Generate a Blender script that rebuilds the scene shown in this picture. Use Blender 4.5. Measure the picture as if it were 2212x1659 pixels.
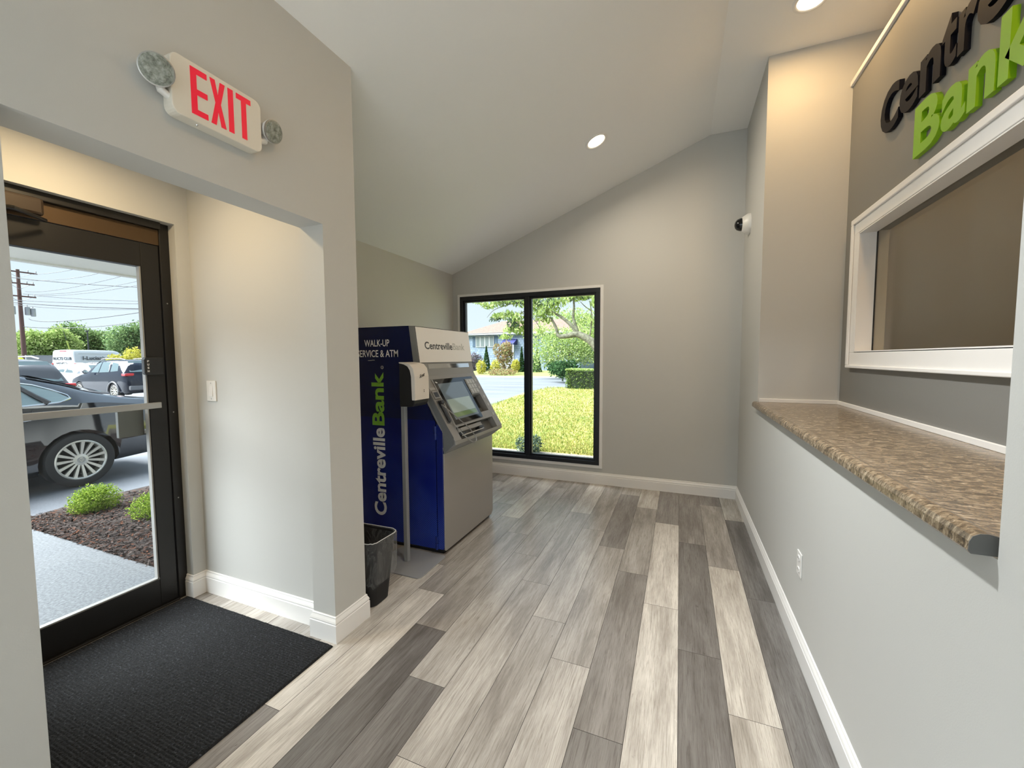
import bpy, bmesh, math, random
import numpy as np
from mathutils import Vector, Matrix
R = math.radians
for o in list(bpy.data.objects): bpy.data.objects.remove(o)
S = bpy.context.scene
COL = S.collection

# ------------------------------------------------------------------ camera
IMG_W, IMG_H, FPX = 2212.0, 1659.0, 885.58
YAW, PITCH, ROLL, CAM_Z = 0.38807307, 0.06273351, 0.00504013, 1.45
_f = Vector((-math.sin(YAW)*math.cos(PITCH), math.cos(YAW)*math.cos(PITCH), -math.sin(PITCH)))
_r0 = Vector((math.cos(YAW), math.sin(YAW), 0)); _d0 = _f.cross(_r0)
_r = _r0*math.cos(ROLL) + _d0*math.sin(ROLL); _d = -_r0*math.sin(ROLL) + _d0*math.cos(ROLL)
cam_data = bpy.data.cameras.new('camera'); cam = bpy.data.objects.new('camera', cam_data); COL.objects.link(cam)
cam_data.sensor_fit = 'HORIZONTAL'; cam_data.sensor_width = 36.0; cam_data.lens = FPX*36.0/IMG_W
cam_data.clip_start = 0.02; cam_data.clip_end = 500
cam.matrix_world = Matrix(((_r.x, -_d.x, -_f.x, 0), (_r.y, -_d.y, -_f.y, 0), (_r.z, -_d.z, -_f.z, CAM_Z), (0, 0, 0, 1)))
S.camera = cam
def at(px, py, X=None, Y=None, Z=None):
    """survey helper: the point where the sight line of a pixel meets a plane of the site"""
    v = _r*((px-IMG_W/2)/FPX) + _d*((py-IMG_H/2)/FPX) + _f
    c = Vector((0, 0, CAM_Z))
    t = (X-c.x)/v.x if X is not None else ((Y-c.y)/v.y if Y is not None else (Z-c.z)/v.z)
    return c + v*t

# ------------------------------------------------------------------ sky, sun, exposure
S.view_settings.view_transform = 'Standard'; S.view_settings.look = 'None'
S.view_settings.exposure = 0.2; S.view_settings.gamma = 1.0; S.view_settings.use_curve_mapping = False
W = bpy.data.worlds.new('hazy_sky'); S.world = W; W.use_nodes = True
nt = W.node_tree; nt.nodes.clear()
_o = nt.nodes.new('ShaderNodeOutputWorld'); _b = nt.nodes.new('ShaderNodeBackground')
_g = nt.nodes.new('ShaderNodeTexCoord'); _sx = nt.nodes.new('ShaderNodeSeparateXYZ'); _cr = nt.nodes.new('ShaderNodeValToRGB')
nt.links.new(_g.outputs['Generated'], _sx.inputs[0]); nt.links.new(_sx.outputs[2], _cr.inputs[0])
_e = _cr.color_ramp.elements
_e[0].position = 0.0; _e[0].color = (0.86, 0.98, 1.07, 1)
_e[1].position = 0.45; _e[1].color = (0.62, 0.82, 1.05, 1)
nt.links.new(_cr.outputs[0], _b.inputs[0]); nt.links.new(_b.outputs[0], _o.inputs[0])
_b.inputs[1].default_value = 0.92
sun_d = bpy.data.lights.new('sun', 'SUN'); sun = bpy.data.objects.new('sun', sun_d); COL.objects.link(sun)
sun_d.energy = 22.0; sun_d.angle = R(70); sun_d.color = (0.93, 0.97, 1.0)
sun.rotation_euler = Vector((0.55, 0.28, -0.78)).to_track_quat('-Z', 'Y').to_euler()

# ------------------------------------------------------------------ materials
def srgb(r, g, b):
    f = lambda c: (c/12.92 if c <= 0.04045 else ((c+0.055)/1.055)**2.4)
    return (f(r/255), f(g/255), f(b/255), 1)
class NT:
    def __init__(s, name):
        s.m = bpy.data.materials.new(name); s.m.use_nodes = True; s.t = s.m.node_tree
        s.p = s.t.nodes['Principled BSDF']; s.out = s.t.nodes['Material Output']
    def n(s, typ, **kw):
        nd = s.t.nodes.new('ShaderNode'+typ)
        for k, v in kw.items():
            if k in nd.inputs: nd.inputs[k].default_value = v
            else: setattr(nd, k, v)
        return nd
    def l(s, a, b): s.t.links.new(a, b)
    def set(s, k, v): s.p.inputs[k].default_value = v
    def coord(s, kind='Object', scale=(1, 1, 1)):
        c = s.n('TexCoord'); mp = s.n('Mapping'); mp.inputs['Scale'].default_value = scale
        s.l(c.outputs[kind], mp.inputs[0]); return mp.outputs[0]
    def noise(s, vec, scale, detail=4, rough=0.55, dist=0.0):
        n = s.n('TexNoise'); n.inputs['Scale'].default_value = scale; n.inputs['Detail'].default_value = detail
        n.inputs['Roughness'].default_value = rough; n.inputs['Distortion'].default_value = dist
        if vec is not None: s.l(vec, n.inputs['Vector'])
        return n.outputs[0]
    def ramp(s, fac, stops):
        r = s.n('ValToRGB'); e = r.color_ramp.elements
        while len(e) < len(stops): e.new(0.5)
        for q, (p, c) in zip(e, stops): q.position = p; q.color = c if len(c) == 4 else (*c, 1)
        s.l(fac, r.inputs[0]); return r.outputs[0]
    def mix(s, fac, a, b, typ='MIX'):
        m = s.n('MixRGB'); m.blend_type = typ
        for i, v in ((0, fac), (1, a), (2, b)):
            if isinstance(v, (int, float)): m.inputs[i].default_value = v
            elif isinstance(v, tuple): m.inputs[i].default_value = v if len(v) == 4 else (*v, 1)
            else: s.l(v, m.inputs[i])
        return m.outputs[0]
    def math(s, op, a, b=None):
        m = s.n('Math'); m.operation = op
        for i, v in ((0, a), (1, b)):
            if v is None: continue
            if isinstance(v, (int, float)): m.inputs[i].default_value = v
            else: s.l(v, m.inputs[i])
        return m.outputs[0]
    def bump(s, h, strength=0.2, dist=0.01):
        b = s.n('Bump'); b.inputs['Strength'].default_value = strength; b.inputs['Distance'].default_value = dist
        s.l(h, b.inputs['Height']); s.l(b.outputs[0], s.p.inputs['Normal'])
    def col(s, v): s.l(v, s.p.inputs['Base Color'])
MATS = {}
def plain(name, color, rough=0.5, metal=0.0, bump=None, spec=None, coat=0.0):
    t = NT(name); t.set('Base Color', color if len(color) == 4 else (*color, 1)); t.set('Roughness', rough); t.set('Metallic', metal)
    if spec is not None: t.set('Specular IOR Level', spec)
    if coat: t.set('Coat Weight', coat); t.set('Coat Roughness', 0.04)
    if bump: t.bump(t.noise(t.coord(), bump[0], 3), bump[1], bump[2] if len(bump) > 2 else 0.004)
    MATS[name] = t.m; return t.m
def emit(name, color, strength):
    t = NT(name); t.set('Base Color', color); t.set('Emission Color', color); t.set('Emission Strength', strength); MATS[name] = t.m; return t.m

paint = plain('wall_paint', (0.54, 0.54, 0.515), 0.62, bump=(260, 0.10, 0.002))
accent = plain('accent_wall_paint', (0.205, 0.20, 0.185), 0.62, bump=(260, 0.10, 0.002))
tanp = plain('office_wall_paint', (0.44, 0.30, 0.15), 0.7)
ceilp = plain('ceiling_paint', (0.91, 0.905, 0.885), 0.75, bump=(200, 0.06, 0.002))
trimw = plain('white_trim_paint', (0.82, 0.81, 0.79), 0.35)
plastic_w = plain('white_plastic', (0.78, 0.77, 0.74), 0.35)
plastic_k = plain('black_plastic', (0.012, 0.013, 0.015), 0.4)
rubber_k = plain('black_rubber', (0.012, 0.012, 0.013), 0.75)
bronze = plain('dark_bronze_anodised', (0.006, 0.005, 0.004), 0.42, 0.0)
bronze_lit = plain('bronze_lamplit', (0.09, 0.055, 0.026), 0.5, 0.55)  # header bronze coloured lighter and browner, warm lamp light put into it
blackfr = plain('black_window_frame', (0.010, 0.012, 0.016), 0.35)
gasket = plain('glazing_gasket', (0.26, 0.26, 0.25), 0.5)
steel = plain('brushed_steel', (0.42, 0.41, 0.39), 0.35, 0.9)
steel_d = plain('satin_grey_steel', (0.33, 0.34, 0.345), 0.45, 0.3)
chrome = plain('chrome', (0.75, 0.75, 0.74), 0.15, 1.0)

def glassmat(name, tint=(0.985, 0.995, 0.99, 1), refl=1.0):
    t = NT(name); t.t.nodes.remove(t.p)
    tr = t.n('BsdfTransparent'); tr.inputs[0].default_value = tint
    gl = t.n('BsdfGlossy'); gl.inputs['Roughness'].default_value = 0.01
    g = t.n('NewGeometry'); dt = t.n('VectorMath'); dt.operation = 'DOT_PRODUCT'; t.l(g.outputs['Normal'], dt.inputs[0]); t.l(g.outputs['Incoming'], dt.inputs[1])
    k = t.math('POWER', t.math('SUBTRACT', 1.0, t.math('ABSOLUTE', dt.outputs['Value'])), 5.0); f = t.math('ADD', t.math('MULTIPLY', k, 0.955), 0.04)   # Schlick reflectance of a glass face
    mx = t.n('MixShader'); t.l(t.math('MULTIPLY', f, refl), mx.inputs[0]); t.l(tr.outputs[0], mx.inputs[1]); t.l(gl.outputs[0], mx.inputs[2])
    t.l(mx.outputs[0], t.out.inputs[0]); MATS[name] = t.m; return t.m
glass = glassmat('clear_glass', refl=0.4)
glass_t = glassmat('teller_glass', (0.95, 0.95, 0.93, 1), 0.6)
def filmmat():
    t = NT('bin_liner_film'); t.t.nodes.remove(t.p)
    tr = t.n('BsdfTransparent'); tr.inputs[0].default_value = (0.93, 0.93, 0.93, 1)
    df = t.n('BsdfPrincipled'); df.inputs['Base Color'].default_value = (0.7, 0.72, 0.72, 1); df.inputs['Roughness'].default_value = 0.25
    lw = t.n('LayerWeight'); lw.inputs[0].default_value = 0.35
    wr = t.ramp(t.noise(t.coord('Object', (1, 1, .45)), 16, 3, .6, 1.6), [(.46, (0, 0, 0)), (.52, (.55, .55, .55)), (.56, (.06, .06, .06)), (.66, (.30, .30, .30))])      # creases of the film
    mx = t.n('MixShader'); f = t.math('ADD', t.math('MULTIPLY', lw.outputs[1], 0.22), t.math("MULTIPLY", wr, 0.22))
    t.l(f, mx.inputs[0]); t.l(tr.outputs[0], mx.inputs[1]); t.l(df.outputs[0], mx.inputs[2]); t.l(mx.outputs[0], t.out.inputs[0]); return t.m
film = filmmat()

def plankmat():
    t = NT('vinyl_plank'); oi = t.n('ObjectInfo'); tc = t.n('TexCoord')
    cx = t.n('CombineXYZ'); t.l(t.math('MULTIPLY', oi.outputs['Random'], 37.0), cx.inputs[0]); t.l(t.math('MULTIPLY', oi.outputs['Random'], 91.0), cx.inputs[1])
    va = t.n('VectorMath'); va.operation = 'ADD'; t.l(tc.outputs['Object'], va.inputs[0]); t.l(cx.outputs[0], va.inputs[1])
    def mp(sc):
        m = t.n('Mapping'); m.inputs['Scale'].default_value = sc; t.l(va.outputs[0], m.inputs[0]); return m.outputs[0]
    broad = t.noise(mp((10, 1.5, 1)), 1.0, 4, 0.6, 0.5)
    grain = t.noise(mp((95, 3.2, 1)), 1.0, 8, 0.72, 1.0)
    fine = t.noise(mp((330, 11, 1)), 1.0, 4, 0.7, 0.4)
    knot = t.noise(mp((15, 6, 1)), 1.0, 4, 0.6, 2.2)
    c = oi.outputs['Color']
    dark = t.mix(1.0, c, (0.62, 0.595, 0.575), 'MULTIPLY'); light = t.mix(1.0, c, (1.14, 1.13, 1.12), 'MULTIPLY')
    a = t.mix(t.ramp(broad, [(0.30, (0, 0, 0)), (0.66, (1, 1, 1))]), dark, light)
    b = t.mix(t.ramp(grain, [(0.34, (0.75, 0.75, 0.75)), (0.50, (0, 0, 0))]), a, t.mix(1.0, c, (0.52, 0.49, 0.465), 'MULTIPLY'))
    b = t.mix(t.ramp(grain, [(0.58, (0, 0, 0)), (0.70, (0.5, 0.5, 0.5))]), b, t.mix(1.0, c, (1.38, 1.37, 1.35), 'MULTIPLY'))
    b = t.mix(t.ramp(fine, [(0.36, (0.7, 0.7, 0.7)), (0.52, (0, 0, 0))]), b, t.mix(1.0, b, (0.66, 0.64, 0.62), 'MULTIPLY'))
    b = t.mix(t.ramp(knot, [(0.22, (0.85, 0.85, 0.85)), (0.31, (0, 0, 0))]), b, t.mix(1.0, c, (0.36, 0.33, 0.31), 'MULTIPLY'))
    b = t.mix(t.ramp(knot, [(0.72, (0, 0, 0)), (0.80, (0.5, 0.5, 0.5))]), b, t.mix(1.0, c, (1.5, 1.48, 1.44), 'MULTIPLY'))
    t.col(b); t.set('Roughness', 0.27); t.set('Specular IOR Level', 0.6)
    t.bump(grain, 0.12, 0.002); MATS['plank'] = t.m; return t.m
plank_m = plankmat()
def speckmat(name, stops, scale, rough=0.9, bump=None, stretch=(1, 1, 1), detail=5):
    t = NT(name); v = t.coord('Object', stretch); n = t.noise(v, scale, detail, 0.65)
    t.col(t.ramp(n, stops)); t.set('Roughness', rough)
    if bump: t.bump(n, bump[0], bump[1])
    MATS[name] = t.m; return t.m
mat_m = speckmat('mat_fibre', [(0.40, (0.0016, 0.002, 0.0028)), (0.54, (0.004, 0.005, 0.0065)), (0.62, (0.02, 0.023, 0.028)), (0.72, (0.09, 0.10, 0.115))], 120, 0.95, (0.6, 0.004))
def granite():
    t = NT('stone_laminate'); v = t.coord('Object', (1, 1, 1)); vs = t.coord('Object', (1.0, 2.2, 1.0))
    a = t.noise(vs, 26, 8, 0.7, 0.8); b = t.noise(v, 90, 5, 0.7)
    c = t.ramp(a, [(0.32, srgb(48, 40, 32)), (0.44, srgb(100, 86, 68)), (0.56, srgb(140, 124, 102)), (0.70, srgb(186, 172, 150))])
    t.col(t.mix(t.ramp(b, [(0.36, (0.75, 0.75, 0.75)), (0.46, (0, 0, 0))]), c, srgb(44, 38, 32))); t.set('Roughness', 0.22); return t.m
granite_m = granite()
def atm_blue():
    t = NT('blue_dot_wrap'); tc = t.n('TexCoord'); sp = t.n('SeparateXYZ'); t.l(tc.outputs['Object'], sp.inputs[0])
    x, z = sp.outputs[0], sp.outputs[2]
    wob = t.noise(t.coord('Object', (1, 1, 1)), 2.0, 2, 0.5)
    k = 2*math.pi/0.020
    u = t.math('MULTIPLY', t.math('ADD', t.math('ADD', x, z), t.math('MULTIPLY', wob, 0.10)), k*0.7071)
    w = t.math('MULTIPLY', t.math('SUBTRACT', t.math('ADD', z, t.math('MULTIPLY', wob, 0.06)), x), k*0.7071)
    d = t.math('MULTIPLY', t.math('SINE', u), t.math('SINE', w))
    dots = t.ramp(t.math('ABSOLUTE', d), [(0.40, (0, 0, 0)), (0.66, (1, 1, 1))])
    big = t.ramp(t.noise(t.coord('Object', (1, 1, 1)), 2.6, 2, 0.5), [(0.35, (0.05, 0.05, 0.05)), (0.62, (1, 1, 1))])
    low = t.ramp(z, [(0.0, (1, 1, 1)), (1.25, (0.12, 0.12, 0.12))])
    f = t.mix(1.0, t.mix(1.0, dots, big, 'MULTIPLY'), low, 'MULTIPLY')
    base = t.ramp(z, [(0.15, (0.003, 0.014, 0.20)), (1.0, (0.002, 0.007, 0.12)), (1.6, (0.0018, 0.006, 0.055))])
    t.col(t.mix(f, base, (0.06, 0.12, 0.46))); t.set('Roughness', 0.22); t.set('Specular IOR Level', 0.5); return t.m
blue_m = atm_blue()
blue_plain = plain('blue_cabinet_paint', (0.003, 0.018, 0.17), 0.3)
atm_grey = plain('kiosk_grey', (0.25, 0.25, 0.245), 0.42, 0.0, bump=(900, 0.05, 0.001))
atm_grey_d = plain('kiosk_dark_grey', (0.105, 0.108, 0.108), 0.42)
atm_low = plain('kiosk_lower_panel', (0.36, 0.345, 0.325), 0.36, 0.3)
atm_white = plain('kiosk_sign_panel', (0.80, 0.79, 0.77), 0.28)
mirror_s = plain('mirror_strip', (0.55, 0.56, 0.56), 0.06, 0.9)
def decal(name, c, rough=0.5): return plain(name, c, rough)
ink_w = decal('white_ink', (0.92, 0.93, 0.95)); ink_g = decal('green_ink', (0.24, 0.52, 0.05)); ink_k = decal('dark_ink', (0.045, 0.05, 0.055)); ink_l = decal('pale_ink', (0.50, 0.51, 0.49))
sign_navy = plain('navy_sign_letter', (0.005, 0.006, 0.012), 0.6, spec=0.15); sign_green = plain('green_sign_letter', (0.22, 0.47, 0.006), 0.4)

# ------------------------------------------------------------------ mesh helpers
def wl(o):
    v = Vector((0, 0, 0))
    while o is not None: v += o.location; o = o.parent
    return v
class MB:
    def __init__(s): s.v = []; s.f = []
    def add(s, vs, fs):
        b = len(s.v); s.v += [tuple(q) for q in vs]; s.f += [tuple(b+i for i in f) for f in fs]; return s
    def box(s, x0, x1, y0, y1, z0, z1):
        x0, x1 = min(x0, x1), max(x0, x1); y0, y1 = min(y0, y1), max(y0, y1); z0, z1 = min(z0, z1), max(z0, z1)
        vs = [(x, y, z) for z in (z0, z1) for y in (y0, y1) for x in (x0, x1)]
        return s.add(vs, [(0, 2, 3, 1), (4, 5, 7, 6), (0, 1, 5, 4), (2, 6, 7, 3), (0, 4, 6, 2), (1, 3, 7, 5)])
    def obox(s, F, u0, u1, v0, v1, n0, n1):
        O, U, V, N = F
        vs = [O+U*u+V*v+N*n for n in (n0, n1) for v in (v0, v1) for u in (u0, u1)]
        return s.add(vs, [(0, 2, 3, 1), (4, 5, 7, 6), (0, 1, 5, 4), (2, 6, 7, 3), (0, 4, 6, 2), (1, 3, 7, 5)])
    def prism(s, poly, axis, a, b):
        def P(q, t):
            return {'X': (t, q[0], q[1]), 'Y': (q[0], t, q[1]), 'Z': (q[0], q[1], t)}[axis]
        n = len(poly); vs = [P(q, a) for q in poly]+[P(q, b) for q in poly]
        return s.add(vs, [tuple(range(n))[::-1], tuple(range(n, 2*n))]+[(i, (i+1) % n, n+(i+1) % n, n+i) for i in range(n)])
    def lathe(s, prof, seg=24, O=Vector((0, 0, 0)), ax=Vector((0, 0, 1)), cap=True):
        ax = Vector(ax).normalized(); t = Vector((1, 0, 0)) if abs(ax.x) < 0.9 else Vector((0, 1, 0))
        e1 = ax.cross(t).normalized(); e2 = ax.cross(e1); O = Vector(O); vs = []
        for (r, h) in prof:
            for i in range(seg):
                a = 2*math.pi*i/seg; vs.append(O+ax*h+e1*(r*math.cos(a))+e2*(r*math.sin(a)))
        fs = []; m = len(prof)
        for j in range(m-1):
            for i in range(seg): fs.append((j*seg+i, j*seg+(i+1) % seg, (j+1)*seg+(i+1) % seg, (j+1)*seg+i))
        if cap: fs += [tuple(range(seg))[::-1], tuple((m-1)*seg+i for i in range(seg))]
        return s.add(vs, fs)
    def tube(s, pts, r, seg=8, cap=True, closed=False):
        pts = [Vector(p) for p in pts]; n = len(pts); rs = r if isinstance(r, (list, tuple)) else [r]*n; vs = []; e1 = None
        for i, p in enumerate(pts):
            a = pts[(i-1) % n] if (closed or i > 0) else p; b = pts[(i+1) % n] if (closed or i < n-1) else p
            d = (b-a).normalized()
            if e1 is None: e1 = d.cross(Vector((0, 0, 1)) if abs(d.z) < 0.9 else Vector((1, 0, 0))).normalized()
            else: e1 = (e1-d*e1.dot(d)).normalized()
            e2 = d.cross(e1)
            for k in range(seg):
                t = 2*math.pi*k/seg; vs.append(p+(e1*math.cos(t)+e2*math.sin(t))*rs[i])
        fs = []
        for j in range(n if closed else n-1):
            for k in range(seg): fs.append((j*seg+k, j*seg+(k+1) % seg, ((j+1) % n)*seg+(k+1) % seg, ((j+1) % n)*seg+k))
        if cap and not closed: fs += [tuple(range(seg))[::-1], tuple((n-1)*seg+k for k in range(seg))]
        return s.add(vs, fs)
    def grid(s, rows):
        n = len(rows[0]); vs = [p for r in rows for p in r]
        return s.add(vs, [(j*n+i, j*n+i+1, (j+1)*n+i+1, (j+1)*n+i) for j in range(len(rows)-1) for i in range(n-1)])
    def build(s, name, mat, parent=None, smooth=False, bevel=0.0, world=True, fix=True):
        me = bpy.data.meshes.new(name); off = wl(parent) if (parent is not None and world) else Vector((0, 0, 0))
        me.from_pydata([(v[0]-off.x, v[1]-off.y, v[2]-off.z) for v in s.v], [], s.f); me.update()
        if fix:
            bm = bmesh.new(); bm.from_mesh(me); bmesh.ops.recalc_face_normals(bm, faces=bm.faces); bm.to_mesh(me); bm.free()
        return link(name, me, mat, parent, smooth, bevel)
def link(name, me, mat, parent=None, smooth=False, bevel=0.0):
    o = bpy.data.objects.new(name, me); COL.objects.link(o)
    if mat is not None: me.materials.append(mat)
    if smooth:
        me.polygons.foreach_set('use_smooth', [True]*len(me.polygons))
        try: me.set_sharp_from_angle(angle=R(40))
        except Exception: pass
    if bevel:
        b = o.modifiers.new('bevel', 'BEVEL'); b.width = bevel; b.segments = 2; b.limit_method = 'ANGLE'; b.angle_limit = R(40)
    if parent is not None: o.parent = parent
    return o
def tag(o, label=None, cat=None, group=None, kind=None):
    if label: o['label'] = label
    if cat: o['category'] = cat
    if group: o['group'] = group
    if kind: o['kind'] = kind
    return o
def thing(name, label, cat, loc=(0, 0, 0), group=None, rz=0.0):
    o = bpy.data.objects.new(name, None); COL.objects.link(o); o.location = loc; o.rotation_euler = (0, 0, rz); o.empty_display_size = 0.1
    return tag(o, label, cat, group)
def struct(name, mb, m, smooth=False, bevel=0.0, parent=None):
    o = mb.build(name, m, parent, smooth, bevel)
    if parent is None: o['kind'] = 'structure'
    return o
def B(*a): return MB().box(*a)

# lettering: outlines of the built-in typeface turned into meshes
_tc = {}
def glyph(txt, bold=0.0, extrude=0.5, spacing=1.0, shear=0.0):
    key = (txt, bold, spacing, shear)
    if key not in _tc:
        cu = bpy.data.curves.new('t', 'FONT'); cu.body = txt; cu.size = 1.0; cu.offset = bold; cu.space_character = spacing; cu.shear = shear
        cu.extrude = 0.5; cu.resolution_u = 4; cu.fill_mode = 'BOTH'
        ob = bpy.data.objects.new('t', cu); COL.objects.link(ob)
        dg = bpy.context.evaluated_depsgraph_get(); me = bpy.data.meshes.new_from_object(ob.evaluated_get(dg))
        vs = [v.co.copy() for v in me.vertices]; fs = [tuple(p.vertices) for p in me.polygons]
        bpy.data.objects.remove(ob); bpy.data.curves.remove(cu); bpy.data.meshes.remove(me)
        _tc[key] = (vs, fs)
    return _tc[key]
def lettering(name, txt, m, parent, O, U, V, width, height, depth=0.001, bold=0.0, spacing=1.0, world=True, fit='box', shear=0.0):
    """flat raised lettering: left end of the baseline at O, along U, up V"""
    vs, fs = glyph(txt, bold, spacing=spacing, shear=shear); O = Vector(O); U = Vector(U).normalized(); V = Vector(V).normalized(); N = U.cross(V)
    x0 = min(v.x for v in vs); x1 = max(v.x for v in vs); y0 = min(v.y for v in vs); y1 = max(v.y for v in vs)
    sx = width/(x1-x0); sy = height/(y1-y0)
    b = MB(); b.add([O+U*((v.x-x0)*sx)+V*((v.y-y0)*sy)+N*((v.z+0.5)*depth) for v in vs], fs)
    return b.build(name, m, parent, world=world, fix=False)

# mouldings with mitred corners; the wall is on the right-hand side of the path, the profile grows to the left
def moulding(path, prof, mb=None):
    mb = mb or MB(); P = [Vector((p[0], p[1])) for p in path]; n = len(P); rows = []
    for i in range(n):
        a = (P[i]-P[i-1]).normalized() if i > 0 else None; c = (P[i+1]-P[i]).normalized() if i < n-1 else None
        na = Vector((-a.y, a.x)) if a else None; nc = Vector((-c.y, c.x)) if c else None
        if na is None: m = nc
        elif nc is None: m = na
        else: m = (na+nc)/(1+na.dot(nc))
        rows.append([(P[i].x+m.x*t, P[i].y+m.y*t, z) for (t, z) in prof])
    k = len(prof); b = len(mb.v); mb.grid(rows)
    mb.f.append(tuple(b+i for i in range(k))); mb.f.append(tuple(b+(n-1)*k+i for i in range(k))[::-1])
    return mb
BASE = [(0, 0), (0.015, 0), (0.015, 0.093), (0.0125, 0.096), (0.0125, 0.100), (0.0145, 0.104), (0.012, 0.112), (0.007, 0.122), (0.0055, 0.126), (0.0065, 0.130), (0.0035, 0.134), (0, 0.134)]

# ------------------------------------------------------------------ room shell
XR, XL, XE, YF, YNI, XS = 0.565, -1.605, -2.731, 4.67, 3.65, 1.079     # right wall, left wall, entry wall, far wall, recess wall, sign wall
def zc(x): return 3.66 - 0.382*max(0.0, 0.239-x)
floor = struct('floor', B(-2.93, 2.75, -2.7, 4.85, -0.25, -0.0125), plain('subfloor', (0.05, 0.045, 0.04), 0.9))
VL, LT, ML, MM, MD, DK = (0.58, 0.555, 0.51), (0.49, 0.465, 0.42), (0.42, 0.40, 0.37), (0.355, 0.337, 0.312), (0.255, 0.241, 0.226), (0.175, 0.166, 0.158)
JOINT = {3: 1.13, 2: 1.458, 1: 1.794, 0: 2.12, -1: 2.461, -2: 1.498, -3: 1.83, -4: 2.103, -5: 1.147, -6: 1.478, -7: 1.802, -8: 2.098, -9: 1.121, -10: 1.45, -11: 1.78, -12: 2.1, -13: 1.13, -14: 1.45, -15: 1.78}
TONE = {2: {0: DK, 1: DK, 2: LT, -1: MD}, 1: {0: LT, 1: MM, 2: MD, -1: LT}, 0: {0: DK, 1: MD, -1: DK}, -1: {0: VL, 1: MD, -1: VL, -2: MM}, -2: {0: MD, 1: MM, 2: LT, -1: DK},
        -3: {0: MM, 1: MD, 2: ML, -1: ML}, -4: {0: ML, 1: MM, -1: MM}, -5: {0: ML, 1: MM, 2: VL, -1: VL}, -6: {0: ML, 1: MM, 2: MM, -1: DK}, -7: {0: MM, 1: ML, -1: DK},
        -8: {0: MM, 1: VL, -1: VL}, -9: {0: VL, 1: MM, -1: MD, 2: ML}, -10: {0: ML, 1: LT, -1: LT}, -11: {0: LT, -1: ML, 1: VL}, -12: {0: ML, -1: LT}, -13: {0: LT, -1: ML}, -14: {0: ML, -1: MM}}
PLW, PLL = 0.1905, 1.2855
_pm = {}
plank_edge = plain('plank_edge', (.06, .055, .05), .9, spec=.1)
def plank_mesh(w, l):
    key = (round(w, 4), round(l, 4))
    if key not in _pm:
        g, c = 0.0003, 0.0007
        def ring(i, z): return [(-w/2+i, -l/2+i, z), (w/2-i, -l/2+i, z), (w/2-i, l/2-i, z), (-w/2+i, l/2-i, z)]
        vs = ring(g, -0.0125)+ring(g, -c)+ring(g+c, 0)
        fs = [(8, 9, 10, 11)]+[(a+i, a+(i+1) % 4, a+4+(i+1) % 4, a+4+i) for a in (0, 4) for i in range(4)]
        me = bpy.data.meshes.new('plank'); me.from_pydata(vs, [], fs); me.update(); me.materials.append(plank_m); me.materials.append(plank_edge); me.polygons.foreach_set('material_index', [0]+[1]*8); _pm[key] = me
    return _pm[key]
rnd = random.Random(5)
for n in range(-15, 3):
    x0, x1 = 0.02+PLW*n, 0.02+PLW*(n+1); x0, x1 = max(x0, -2.80), min(x1, 0.572)
    if x1-x0 < 0.02: continue
    for k in range(-4, 4):
        y0 = JOINT[n]+PLL*k; y1 = y0+PLL; y0, y1 = max(y0, -2.6), min(y1, 4.672)
        if y1-y0 < 0.03: continue
        o = bpy.data.objects.new('plank', plank_mesh(x1-x0, y1-y0)); COL.objects.link(o); o.parent = floor
        o.location = ((x0+x1)/2, (y0+y1)/2, 0)
        c = TONE.get(n, {}).get(k) or rnd.choice([LT, ML, MM, MD, VL])
        j = 1+rnd.uniform(-0.06, 0.06); o.color = (c[0]*j, c[1]*j, c[2]*j, 1)

def wallx(x0, x1, y0, y1, z0, mb=None):      # wall piece running up to the sloped ceiling
    mb = mb or MB(); return mb.prism([(x0, z0), (x1, z0), (x1, zc(x1)+0.05), (x0, zc(x0)+0.05)], 'Y', y0, y1)
ceil = MB().prism([(-3.0, zc(-3.0)), (0.239, 3.66), (2.8, 3.66), (2.8, 3.95), (0.239, 3.95), (-3.0, zc(-3.0)+0.3)], 'Y', -2.75, 4.9)
struct('ceiling', ceil, ceilp)
# left wall with the exit sign, the doorway header and the pier
m = wallx(-1.755, XL, 0.507-0.0, 1.525, 2.10); wallx(-1.755, XL, -0.12, 0.507, 0, m); wallx(-1.755, XL, -2.7, -2.5, 0, m)
wallx(-1.755, XL, -2.5, -0.12, 2.45, m); m.box(-1.755, XL, -2.5, -0.12, 0, 0.25); wallx(-1.755, XL, 1.525, 1.743, 0, m)
struct('wall_left', m, paint)
# side wall of the entry recess that carries the light switch
struct('wall_vestibule', wallx(-2.9, -1.755, 1.585, 1.743, 0), paint)
struct('wall_vestibule_near', wallx(-2.9, -1.755, 0.28, 0.40, 0), paint)
struct('wall_left_far', wallx(-2.9, XE, 1.743, 4.85, 0), paint)
DY0, DY1, DZ = 0.455, 1.512, 2.235
m = wallx(-2.9, XE, DY0, DY1, DZ); wallx(-2.9, XE, DY1, 1.585, 0, m); wallx(-2.9, XE, 0.40, DY0, 0, m)
struct('wall_entry', m, paint)
struct('ceiling', B(-2.731, -1.755, 0.40, 1.585, 2.5, 2.54), ceilp)
# far wall with the window opening
WX0, WX1, WZ0, WZ1 = -2.615, -0.833, 0.221, 2.232
m = MB().prism([(-2.9, 0), (WX0, 0), (WX0, zc(WX0)+.05), (-2.9, zc(-2.9)+.05)], 'Y', YF, 4.85)
m.box(WX0, WX1, YF, 4.85, 0, WZ0); m.prism([(WX0, WZ1), (WX1, WZ1), (WX1, zc(WX1)+.05), (WX0, zc(WX0)+.05)], 'Y', YF, 4.85)
m.prism([(WX1, 0), (0.70, 0), (0.70, 3.71), (0.239, 3.71), (WX1, zc(WX1)+.05)], 'Y', YF, 4.85)
struct('wall_far', m, paint)
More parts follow.
